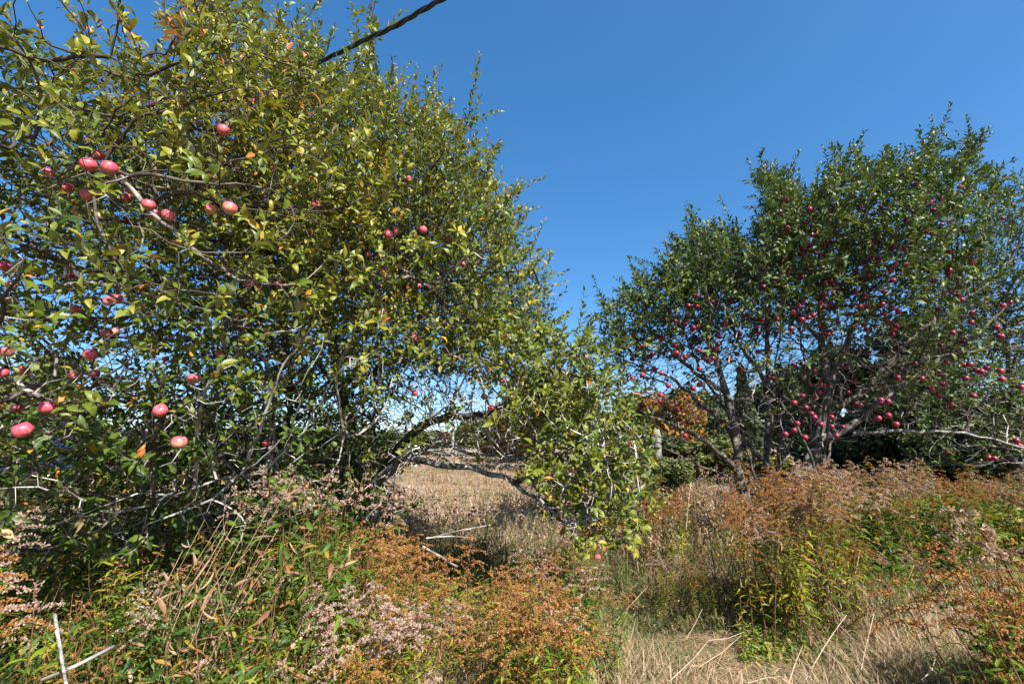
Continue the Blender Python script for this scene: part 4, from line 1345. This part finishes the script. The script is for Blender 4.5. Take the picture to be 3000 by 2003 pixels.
bd = at(882, 1344, 7.6)
g = Geo()
box(g, (0, 0, 0), (1.5, 0.03, 0.13))
o = link('weathered_board', g.mesh('weathered_board', M['wood']), None, bd)
o.rotation_euler = (0.05, R(3), R(8))
bevelled(o, 0.004)
tag(o, 'grey weathered board nailed level behind the left tree stems', 'board')
for sx in (-0.62, 0.66):
    g = Geo()
    box(g, (0, 0, 0), (0.09, 0.07, bd[2] + 0.15))
    o2 = link('board_post', g.mesh('board_post', M['wood']), o, (sx, 0.052, -(bd[2] - 0.1) / 2))
wb = at(1212, 1322, 30)
r = empty('white_cabinet', 'small white boxy cabinet on a narrower base far beyond the low limb', 'cabinet', (wb[0], wb[1], 0), R(12))
g = Geo(); box(g, (0, 0, 0.46), (0.45, 0.45, 0.92)); bevelled(link('base', g.mesh('base', M['white']), r), 0.02)
g = Geo(); box(g, (0, 0, 1.12), (0.72, 0.6, 0.34)); bevelled(link('top', g.mesh('top', M['white']), r), 0.03)
g = Geo(); box(g, (0, -0.256, 0.5), (0.40, 0.014, 0.62)); link('door', g.mesh('door', M['white']), r)

poles = []
for px, d, py, lab in ((1330, 44, 1165, 'far utility pole hidden among the middle trees'), (2870, 44, 1120, 'far utility pole behind the edge trees')):
    t = at(px, py, d)
    r = empty('utility_pole', lab, 'pole', (t[0], t[1], 0), 0, 'utility poles')
    g = Geo(); tube(g, [[0, 0, -0.1], [0, 0, t[2] + 0.4]], [0.13, 0.10], 10); link('shaft', g.mesh('shaft', M['wood'], True), r)
    g = Geo(); box(g, (0, -0.12, t[2]), (1.5, 0.1, 0.12)); link('crossarm', g.mesh('crossarm', M['wood']), r)
    poles.append(t)
for dz, lab in ((0.0, 'upper thin grey wire crossing behind the two apple trees'), (-1.05, 'lower thin grey wire crossing behind the two apple trees')):
    g = Geo()
    A_, B_ = poles[0] + [0, -0.12, dz], poles[1] + [0, -0.12, dz]
    P_ = [A_ + (B_ - A_) * t - np.array([0, 0, 1.2 * t * (1 - t)]) for t in np.linspace(0, 1, 25)]
    tube(g, P_, 0.016, 4)
    o = link('wire', g.mesh('wire', M['wire']))
    tag(o, lab, 'wire', 'far wires')

# ------------------------------------------------------------------ blue car at the left edge
M['paint'] = plain('blue_car_paint', (0.006, 0.018, 0.075), 0.22, 0.2)
M['chrome'] = plain('chrome', (0.75, 0.76, 0.78), 0.15, 1.0)
M['glass'] = plain('car_glass', (0.03, 0.05, 0.055), 0.08)
M['tyre'] = plain('tyre_rubber', (0.015, 0.015, 0.016), 0.8)
M['rim'] = plain('alloy_rim', (0.42, 0.43, 0.45), 0.35, 0.9)
M['lamp'] = plain('headlight_glass', (0.7, 0.72, 0.75), 0.1)
M['blackp'] = plain('black_grille', (0.01, 0.01, 0.011), 0.5)
cp = at(60, 1380, 15.5)
car = empty('parked_car', 'blue car with chrome grille half hidden by leaves at the left edge', 'car', (cp[0] - 0.2, 16.6, 0), R(-58))


def loft(g, secs):
    """secs: list of (x, [(y, z), ...]) rings with the same count, closed."""
    k = len(secs[0][1])
    V = [[x, y, z] for x, ring in secs for y, z in ring]
    F = [[i * k + j, i * k + (j + 1) % k, (i + 1) * k + (j + 1) % k, (i + 1) * k + j] for i in range(len(secs) - 1) for j in range(k)]
    g.add(V, [np.array(F), np.array([list(range(k))[::-1], [(len(secs) - 1) * k + j for j in range(k)]])])


def ring(w, z0, z1, sh=0.9):
    return [(-w * 0.94, z0), (-w, z0 + 0.2), (-w, z1 - 0.22), (-w * sh, z1), (w * sh, z1), (w, z1 - 0.22), (w, z0 + 0.2), (w * 0.94, z0)]


g = Geo()      # front of the car is at +x
loft(g, [(-2.3, ring(0.80, 0.42, 1.05)), (-2.2, ring(0.90, 0.32, 1.12)), (-1.2, ring(0.93, 0.28, 1.14)), (0.9, ring(0.93, 0.28, 1.12)), (1.1, ring(0.93, 0.28, 1.10)), (2.05, ring(0.90, 0.30, 1.02)), (2.25, ring(0.84, 0.34, 0.95)), (2.32, ring(0.74, 0.42, 0.86))])
bevelled(link('body', g.mesh('body', M['paint'], True), car), 0.02)
g = Geo()
loft(g, [(-2.05, ring(0.80, 1.10, 1.32, 0.95)), (-1.6, ring(0.80, 1.10, 1.68, 0.82)), (0.1, ring(0.80, 1.10, 1.72, 0.82)), (0.55, ring(0.80, 1.10, 1.50, 0.86)), (1.02, ring(0.80, 1.08, 1.32, 0.95))])
bevelled(link('cabin', g.mesh('cabin', M['paint'], True), car), 0.02)
for sy in (-1, 1):
    for x0, x1 in ((-1.5, -0.55), (-0.45, 0.35)):
        g = Geo()
        g.add([[x0, sy * 0.806, 1.20], [x1, sy * 0.806, 1.20], [x1 - 0.02, sy * 0.735, 1.60], [x0 + 0.08, sy * 0.735, 1.60]], [np.array([[0, 1, 2, 3]])])
        link('side_window', g.mesh('side_window', M['glass']), car)
    g = Geo(); box(g, (2.19, sy * 0.66, 0.80), (0.16, 0.28, 0.15)); bevelled(link('headlight', g.mesh('headlight', M['lamp']), car), 0.03)
g = Geo()
g.add([[0.60, -0.66, 1.50], [0.60, 0.66, 1.50], [1.07, 0.74, 1.13], [1.07, -0.74, 1.13]], [np.array([[0, 1, 2, 3]])])
link('windscreen', g.mesh('windscreen', M['glass']), car)
g = Geo(); box(g, (2.315, 0, 0.74), (0.06, 0.92, 0.26)); gr = link('grille', g.mesh('grille', M['blackp']), car)
for k in range(4):
    g = Geo(); box(g, (2.352, 0, 0.64 + 0.066 * k), (0.02, 0.9, 0.022)); link('grille_bar', g.mesh('grille_bar', M['chrome']), gr)
g = Geo(); box(g, (2.34, 0, 0.885), (0.03, 1.0, 0.03)); link('grille_trim', g.mesh('grille_trim', M['chrome']), gr)
g = Geo(); box(g, (2.30, 0, 0.47), (0.16, 1.55, 0.16)); bevelled(link('bumper', g.mesh('bumper', M['chrome']), car), 0.04)
for sx in (-1.4, 1.42):
    for sy in (-0.84, 0.84):
        g = Geo()
        tube(g, [[sx, sy - 0.11, 0.34], [sx, sy + 0.11, 0.34]], 0.34, 20)
        w_ = link('wheel', g.mesh('wheel', M['tyre']), car)
        g = Geo()
        tube(g, [[sx, sy - 0.118, 0.34], [sx, sy + 0.118, 0.34]], 0.20, 14)
        link('rim', g.mesh('rim', M['rim']), w_)

# ------------------------------------------------------------------ weeds
LEAF_OBJ = {}


def lance_object_meshes():
    ms = []
    for k in range(6):
        V, F, r = strips(np.zeros((1, 3)), np.array([[0, 1.0, 0]]), np.array([[0, 0, 1.0]]), np.ones(1), np.array([0.075 + 0.008 * k]), np.array([0.3 + 0.3 * k]), np.array([0.35]), np.zeros(1),
                         [(0, 0.2), (0.2, 0.8), (0.45, 1.0), (0.75, 0.6), (1, 0.03)])
        ms.append(mesh_np('leaf', V, [F], M['weed_o'], smooth=True))
    return ms


LANCE = lance_object_meshes()


def weed_variant(seed, H=1.0, plume='rust', n_leaf=46, leaf_L=0.10, lean=0.12, droop=1.0, plume_len=0.24, n_branch=12, hue=0.42, stems=1, low_bare=0.25, plume_dens=1.0, wide=1.0):
    """One goldenrod: returns dict of meshes stem, foliage, flower_plume and the list of leaf frames."""
    q = np.random.default_rng(seed)
    gs = Geo()
    B, AX, NR, LL, RN = [], [], [], [], []
    pC, pA, pL, pR = [], [], [], []
    for s in range(stems):
        az = q.uniform(0, 6.283)
        h = H * q.uniform(0.8, 1.0) if s else H
        b0 = np.array([q.normal(0, 0.075), q.normal(0, 0.075), -0.02]) if s else np.array([0, 0, -0.02])
        dirv = np.array([math.cos(az), math.sin(az), 0])
        ln = lean * q.uniform(0.6, 1.5)
        pts = np.array([b0 + np.array([0, 0, h * t]) + dirv * h * ln * t ** 2 + np.array([0, 0, -h * ln * ln * 0.5 * t ** 3]) + q.normal(0, 0.006, 3) * (t > 0) for t in np.linspace(0, 1, 9)])
        tube(gs, pts, np.linspace(0.0042, 0.0016, 9), 5, rnd=q.random(), cap=False)
        ph = q.uniform(0, 6)
        for k in range(n_leaf if s == 0 else int(n_leaf * 0.8)):
            t = low_bare + (0.97 - low_bare) * (k + q.random()) / n_leaf
            p = np.array([np.interp(t, np.linspace(0, 1, 9), pts[:, c]) for c in range(3)])
            ph += 2.4
            rd = np.array([math.cos(ph), math.sin(ph), 0])
            up = 0.75 - 0.9 * droop * (1 - t) + q.normal(0, 0.2)
            B.append(p)
            AX.append(unit(rd + np.array([0, 0, up])))
            NR.append(unit(np.array([0, 0, 1.0]) - rd * up * 0.7 + q.normal(0, 0.25, 3)))
            LL.append(leaf_L * (1.1 - 0.55 * t) * q.uniform(0.7, 1.2))
            dead = q.random() < 0.75 * max(0, 0.5 - t)
            RN.append(q.uniform(0.8, 1.0) if dead else np.clip(hue + 0.25 * (0.6 - t) * 0.5 + q.normal(0, 0.13), 0, 1))
        if plume:
            tipd = unit(pts[-1] - pts[-2])
            nod = unit(dirv + np.array([0, 0, -0.1]))
            for k in range(n_branch):
                t = (k + 0.5) / n_branch
                p0 = pts[-1] - tipd * plume_len * (1 - t)
                a2 = ph + k * 2.4
                rd = unit(np.array([math.cos(a2), math.sin(a2), 0.25]) + nod * 0.5 * t)
                bl = plume_len * (0.62 * (1 - t) + 0.16) * q.uniform(0.7, 1.2) * wide
                pp = np.array([p0 + rd * bl * u + tipd * bl * 0.55 * u - np.array([0, 0, bl * 0.75 * u * u]) for u in np.linspace(0, 1, 5)])
                tube(gs, pp, np.linspace(0.0013, 0.0006, 5), 3, rnd=q.random(), cap=False)
                m = int((bl / 0.0036) * plume_dens)
                for u in q.random(m) * 0.92 + 0.08:
                    c = np.array([np.interp(u, np.linspace(0, 1, 5), pp[:, cc]) for cc in range(3)])
                    o_ = unit(q.normal(size=3) + np.array([0, 0, 0.9]))
                    pC.append(c + q.normal(0, 0.0032, 3))
                    pA.append(unit(o_ + rd * 0.5))
                    pL.append(q.uniform(0.005, 0.0095) if plume == 'rust' else q.uniform(0.006, 0.012))
                    pR.append(np.clip(q.normal(0.5, 0.2) + 0.25 * (u - 0.5), 0, 1))
    out = {'stem': gs.mesh('stem', M['stem'], True)}
    B, AX, NR, LL, RN = map(np.array, (B, AX, NR, LL, RN))
    out['leaves'] = (B, AX, NR, LL, RN)
    V, F, r = strips(B, AX, NR, LL, LL * q.uniform(0.06, 0.10, len(B)), q.uniform(0.2, 1.6, len(B)) * droop, np.full(len(B), 0.3), RN, LANCE_LEAF)
    out['foliage'] = mesh_np('foliage', V, [F], M['weed'], r, True)
    if plume:
        pC, pA, pL, pR = map(np.array, (pC, pA, pL, pR))
        nn = unit(q.normal(size=pC.shape))
        wd = pL * (0.36 if plume == 'rust' else 0.30)
        V1, F1, r1 = strips(pC, pA, nn, pL, wd, np.zeros(len(pC)), np.zeros(len(pC)), pR, [(0, 0.35), (0.5, 1), (1, 0.25)], cols=2)
        nn2 = unit(np.cross(pA, nn))
        V2, F2, r2 = strips(pC, pA, nn2, pL, wd, np.zeros(len(pC)), np.zeros(len(pC)), pR, [(0, 0.35), (0.5, 1), (1, 0.25)], cols=2)
        out['flower_plume'] = mesh_np('flower_plume', np.concatenate([V1, V2]), [F1, F2 + len(V1)], M['rust' if plume == 'rust' else 'fluff'], np.concatenate([r1, r2]))
    return out


WV = {}
for i in range(4):
    WV['orange', i] = weed_variant(100 + i, 1.0, 'rust', 70, 0.095, 0.20, plume_len=0.24, n_branch=11, hue=0.56, wide=1.25, stems=3, plume_dens=1.3)
    WV['pink', i] = weed_variant(200 + i, 1.0, 'fluff', 44, 0.090, 0.18, plume_len=0.19, n_branch=13, hue=0.58, plume_dens=1.9, stems=3)
    WV['green', i] = weed_variant(300 + i, 1.0, None, 60, 0.145, 0.42, droop=1.15, hue=0.60, low_bare=0.15, stems=3)
    WV['leafy', i] = weed_variant(400 + i, 1.0, 'fluff' if i % 2 else 'rust', 62, 0.13, 0.16, plume_len=0.17, n_branch=10, hue=0.30, low_bare=0.1, stems=3)
    WV['dried', i] = weed_variant(500 + i, 1.0, 'rust', 46, 0.065, 0.16, plume_len=0.26, n_branch=13, hue=0.84, plume_dens=1.8, stems=3)
    WV['dark', i] = weed_variant(600 + i, 1.0, 'rust' if i == 0 else None, 58, 0.095, 0.25, plume_len=0.14, n_branch=8, hue=0.14, low_bare=0.1, stems=3)
LABK = {'orange': 'rust-plumed goldenrod', 'pink': 'pinkish fluffy-headed goldenrod', 'green': 'green arching goldenrod', 'leafy': 'leafy goldenrod with small heads',
        'dried': 'brittle orange-brown goldenrod', 'dark': 'dark green weed'}
n_weeds = 0


def put_weed(kind, x, y, H, label, group, single_leaves=False, rz=None, tilt=(0, 0)):
    global n_weeds
    v = WV[kind, int(rng.integers(0, 4))]
    r = empty('goldenrod' if kind != 'dark' else 'weed', label, 'goldenrod' if kind != 'dark' else 'weed', (x, y, float(ground_z(x, y))), rng.uniform(0, 6.28) if rz is None else rz, group)
    r.rotation_euler = (tilt[0], tilt[1], r.rotation_euler[2])
    s = H * rng.uniform(0.9, 1.08)
    w = s * rng.uniform(0.85, 1.15)
    r.scale = (w, w, s)
    for nm in ('stem', 'foliage', 'flower_plume'):
        if nm in v and not (nm == 'foliage' and single_leaves):
            o = link(nm, v[nm], r)
            if nm != 'stem':
                o['kind'] = 'stuff'
    if single_leaves:
        B, AX, NR, LL, RN = v['leaves']
        for b, a, nn, L, rn in zip(B, AX, NR, LL, RN):
            a = Vector(a)
            sd_ = a.cross(Vector(nn)).normalized()
            o = bpy.data.objects.new('leaf', LANCE[rng.integers(0, 6)])
            COL.objects.link(o)
            o.parent = r
            o.matrix_local = Matrix.Translation(Vector(b)) @ Matrix((sd_, a, sd_.cross(a))).transposed().to_4x4() @ Matrix.Scale(float(L), 4)
            o.color = (float(rn), 0, 0, 1)
    n_weeds += 1
    return r


def weed_region(px0, px1, d0, d1, h0, h1, kinds, n, place, group, singles=0, edge=None, tilt=0.08):
    """Scatter n weeds between two picture columns and two distances; the place names them in order from the left."""
    spots = []
    tries = 0
    while len(spots) < n and tries < 4000:
        tries += 1
        d = d0 + (d1 - d0) * rng.random()
        px = px0 + (px1 - px0) * rng.random()
        x = (px - 1500) / FPX * d * 1.03
        if all((x - a) ** 2 + (d - b) ** 2 > 0.012 * (d / 2.5) for a, b, _ in spots):
            spots.append((x, d, px))
    spots.sort(key=lambda t: t[2])
    ks = [kinds[int(rng.integers(0, len(kinds)))] for _ in spots]
    cnt = {}
    for k in ks:
        cnt[k] = cnt.get(k, 0) + 1
    run = {}
    near = sorted(range(len(spots)), key=lambda i: spots[i][1])[:singles]
    for i, ((x, d, px), k) in enumerate(zip(spots, ks)):
        j = run.get(k, 0)
        run[k] = j + 1
        o = 'leftmost ' if j == 0 and cnt[k] > 1 else 'rightmost ' if j == cnt[k] - 1 and cnt[k] > 1 else '' if cnt[k] == 1 else None
        if o is None:
            lab = ORD[min(j, 29)] + ' ' + LABK[k] + ' from the left ' + place
        else:
            lab = o + LABK[k] + ' ' + place
        put_weed(k, x, d, rng.uniform(h0, h1), lab, group, i in near, tilt=(rng.normal(0, tilt), rng.normal(0, tilt)))


weed_region(600, 1080, 1.75, 2.6, 0.55, 0.86, ['green', 'green', 'green', 'green', 'leafy', 'pink'], 22, 'left of the pale patch', 'goldenrods left of the pale patch', 3, tilt=0.15)
weed_region(-60, 150, 1.5, 2.3, 1.0, 1.28, ['dried', 'pink', 'orange', 'leafy'], 8, 'at the left edge', 'goldenrods at the left edge')
weed_region(60, 900, 2.5, 4.4, 0.75, 1.12, ['dark', 'green', 'leafy', 'green', 'dark'], 32, 'under the left tree', 'weeds under the left tree', 0, tilt=0.15)
weed_region(-80, 620, 1.6, 2.4, 0.5, 0.8, ['dark', 'green', 'green', 'dried', 'dark'], 20, 'in the bottom left corner', 'weeds in the bottom left corner', tilt=0.18)
weed_region(1420, 1620, 2.3, 2.95, 0.80, 1.05, ['orange', 'orange', 'leafy', 'dried', 'orange'], 14, 'in the central clump', 'goldenrods of the central clump', 2, tilt=0.1)
weed_region(1060, 1310, 2.1, 2.6, 0.86, 1.0, ['pink', 'pink', 'orange'], 9, 'in the pale patch', 'goldenrods of the pale patch', 1)
weed_region(1080, 1360, 3.1, 3.8, 0.95, 1.15, ['dried', 'dried', 'orange'], 8, 'before the low whitened limb', 'goldenrods before the low limb')
weed_region(900, 1520, 1.65, 2.15, 0.42, 0.66, ['green', 'green', 'green', 'orange', 'leafy'], 17, 'along the bottom middle', 'goldenrods along the bottom middle', 2, tilt=0.12)
weed_region(2110, 2370, 3.9, 4.9, 1.15, 1.40, ['orange', 'orange', 'pink', 'dried'], 20, 'in the tall clump', 'goldenrods of the tall clump')
weed_region(2380, 3060, 5.0, 6.2, 1.15, 1.40, ['pink', 'leafy', 'leafy', 'pink', 'orange'], 36, 'before the right tree', 'goldenrods before the right tree')
weed_region(2830, 3160, 1.6, 2.4, 1.05, 1.35, ['orange', 'dark', 'dark', 'pink'], 15, 'at the near right edge', 'goldenrods at the near right edge', tilt=0.15)
weed_region(1830, 2180, 5.6, 7.6, 0.85, 1.15, ['orange', 'pink', 'dried'], 14, 'between the two apple trees', 'goldenrods between the trees')
weed_region(1520, 1740, 3.1, 3.7, 0.8, 1.0, ['leafy', 'dark'], 9, 'behind the central clump', 'weeds behind the central clump')
weed_region(900, 1060, 2.9, 3.2, 1.25, 1.42, ['leafy'], 4, 'before the dark stems', 'tall goldenrods before the stems', 2, tilt=0.12)
weed_region(1830, 2040, 4.6, 5.4, 0.4, 0.65, ['pink', 'orange', 'leafy'], 6, 'on the grassy strip', 'goldenrods on the grassy strip')
weed_region(2380, 2800, 3.9, 5.0, 0.55, 0.9, ['dried', 'dark', 'orange', 'leafy'], 12, 'behind the trodden path', 'weeds behind the path')
weed_region(3150, 3900, 1.0, 2.1, 1.0, 1.25, ['orange', 'dark', 'leafy'], 10, 'beyond the right edge', 'goldenrods beyond the right edge', tilt=0.12)
print('weeds', n_weeds, round(time.time() - T0, 1))


# dry arching stalks at the lower left, with drooping brown leaves
def dry_stalk(label, P, r0, group, leaves=10, leaf_L=0.12, name='dry_stalk', mat=None):
    P = smooth_path(P, 0.12)
    root = empty(name, label, 'stalk', tuple(P[0]), 0, group)
    g = Geo()
    tube(g, P - P[0], np.linspace(r0, r0 * 0.5, len(P)), 6)
    link('stem', g.mesh('stem', mat or M['straw'], True), root)
    if leaves:
        for k in range(leaves):
            i = int(rng.uniform(0.25, 0.99) * (len(P) - 1))
            a = unit(rand_unit(1) * 0.8 + np.array([[0, 0, -0.55]]) + unit(P[-1] - P[0]) * 0.3)
            V, F, r = strips(P[i:i + 1] - P[0], a, rand_unit(1), np.array([leaf_L * rng.uniform(0.6, 1.3)]), np.array([leaf_L * rng.uniform(0.04, 0.075)]), np.array([rng.uniform(0.3, 1.8)]), np.array([0.5]),
                             np.array([rng.random()]), [(0, 0.2), (0.2, 0.8), (0.5, 1), (0.8, 0.6), (1, 0.05)])
            link('leaf', mesh_np('leaf', V, [F], M['dry'], r, True), root)
    return root


for k in range(18):
    px = 470 + 20 * k + rng.normal(0, 14)
    d = 2.35 + rng.uniform(-0.2, 0.5)
    b = at(px - 60, 1950, d)
    b[2] = 0.0
    t = at(px + 60 + 8 * k + rng.normal(0, 30), 1560 + rng.normal(0, 70), d + 0.25)
    mid = (b + t) / 2 + np.array([-0.10, 0, 0.10])
    dry_stalk(('leftmost' if k == 0 else 'rightmost' if k == 17 else ORD[k]) + ' brown dry stalk' + ('' if k in (0, 17) else ' from the left') + ' leaning right under the left tree', [b, mid, t], 0.0023, 'brown stalks under the left tree', 12, mat=M['brown_stalk'])
STK = [((1780, 1845, 4.15), (1893, 1722, 4.35), 'pale straight stalk leaning on the matted grass beside the central clump'),
       ((2049, 1952, 3.55), (2172, 1860, 3.75), 'pale stalk lying toward the tall clump at the path'),
       ((2010, 1872, 3.9), (2058, 1782, 4.0), 'short pale stalk leaning in the middle of the path'),
       ((2075, 1875, 3.8), (2180, 1850, 3.9), 'broken white stalk lying level before the tall clump'),
       ((2360, 1990, 2.9), (2480, 1800, 3.2), 'long pale stalk slanting at the bottom right of the path'),
       ((2310, 2003, 2.8), (2352, 1890, 3.0), 'pale stalk at the bottom edge left of the long slanting one'),
       ((2515, 2000, 3.0), (2560, 1800, 3.2), 'thin upright pale stalk right of the long slanting one'),
       ((2485, 1745, 4.4), (2520, 1610, 4.5), 'upright straw stalk before the right apple tree'),
       ((2650, 1720, 4.2), (2685, 1640, 4.3), 'short straw stalk in the grass right of the path'),
       ((2010, 1550, 4.8), (2025, 1410, 4.9), 'bare grey stalk standing between the apple trees'),
       ((2190, 2000, 3.2), (2290, 1980, 3.3), 'pale stalk lying along the bottom of the path'),
       ((1960, 1995, 3.1), (2080, 1870, 3.5), 'brown stalk lying across the lower path'),
       ((2700, 1990, 2.8), (2740, 1930, 2.9), 'short pale stalk in the shaded grass at bottom right'),
       ((2270, 1900, 3.7), (2285, 1560, 3.9), 'tall reddish stalk at the right side of the tall clump')]
for (a, b, lab) in STK:
    A_, B_ = at(*a), at(*b)
    A_[2] = max(A_[2], 0.02)
    B_[2] = max(B_[2], 0.05)
    dry_stalk(lab, [A_, (A_ + B_) / 2 + rng.normal(0, 0.01, 3), B_], 0.0030, 'pale dead stalks by the path', 0, name='dead_stalk', mat=M['straw'] if 'reddish' not in lab else M['stem'])
STICK = [([(161, 1797, 1.9), (178, 1900, 1.8), (196, 2010, 1.75)], 0.0055, 'white straight stick standing in the bottom left corner'),
         ([(120, 1990, 1.9), (220, 1950, 1.95), (335, 1893, 2.1)], 0.007, 'grey fallen stick slanting in the bottom left corner'),
         ([(1248, 1576, 3.9), (1320, 1570, 4.0), (1395, 1577, 4.0)], 0.006, 'grey bare stick lying level left of the central clump'),
         ([(1270, 1572, 4.0), (1350, 1553, 4.1), (1450, 1535, 4.3)], 0.005, 'thin grey stick rising over the level one'),
         ([(1240, 1600, 3.6), (1290, 1630, 3.5), (1340, 1660, 3.4)], 0.008, 'thin stick slanting down behind the pale patch')]
for P_, r_, lab in STICK:
    g = Geo()
    pts = np.array([at(*p) for p in P_])
    tube(g, smooth_path(pts, 0.08) + rng.normal(0, 0.0012, (len(smooth_path(pts, 0.08)), 3)), r_, 7, wob=0.1)
    o = link('stick', g.mesh('stick', M['lichen'] if 'white' in lab else M['twig'], True))
    tag(o, lab, 'stick', 'fallen sticks')
print('done', round(time.time() - T0, 1))
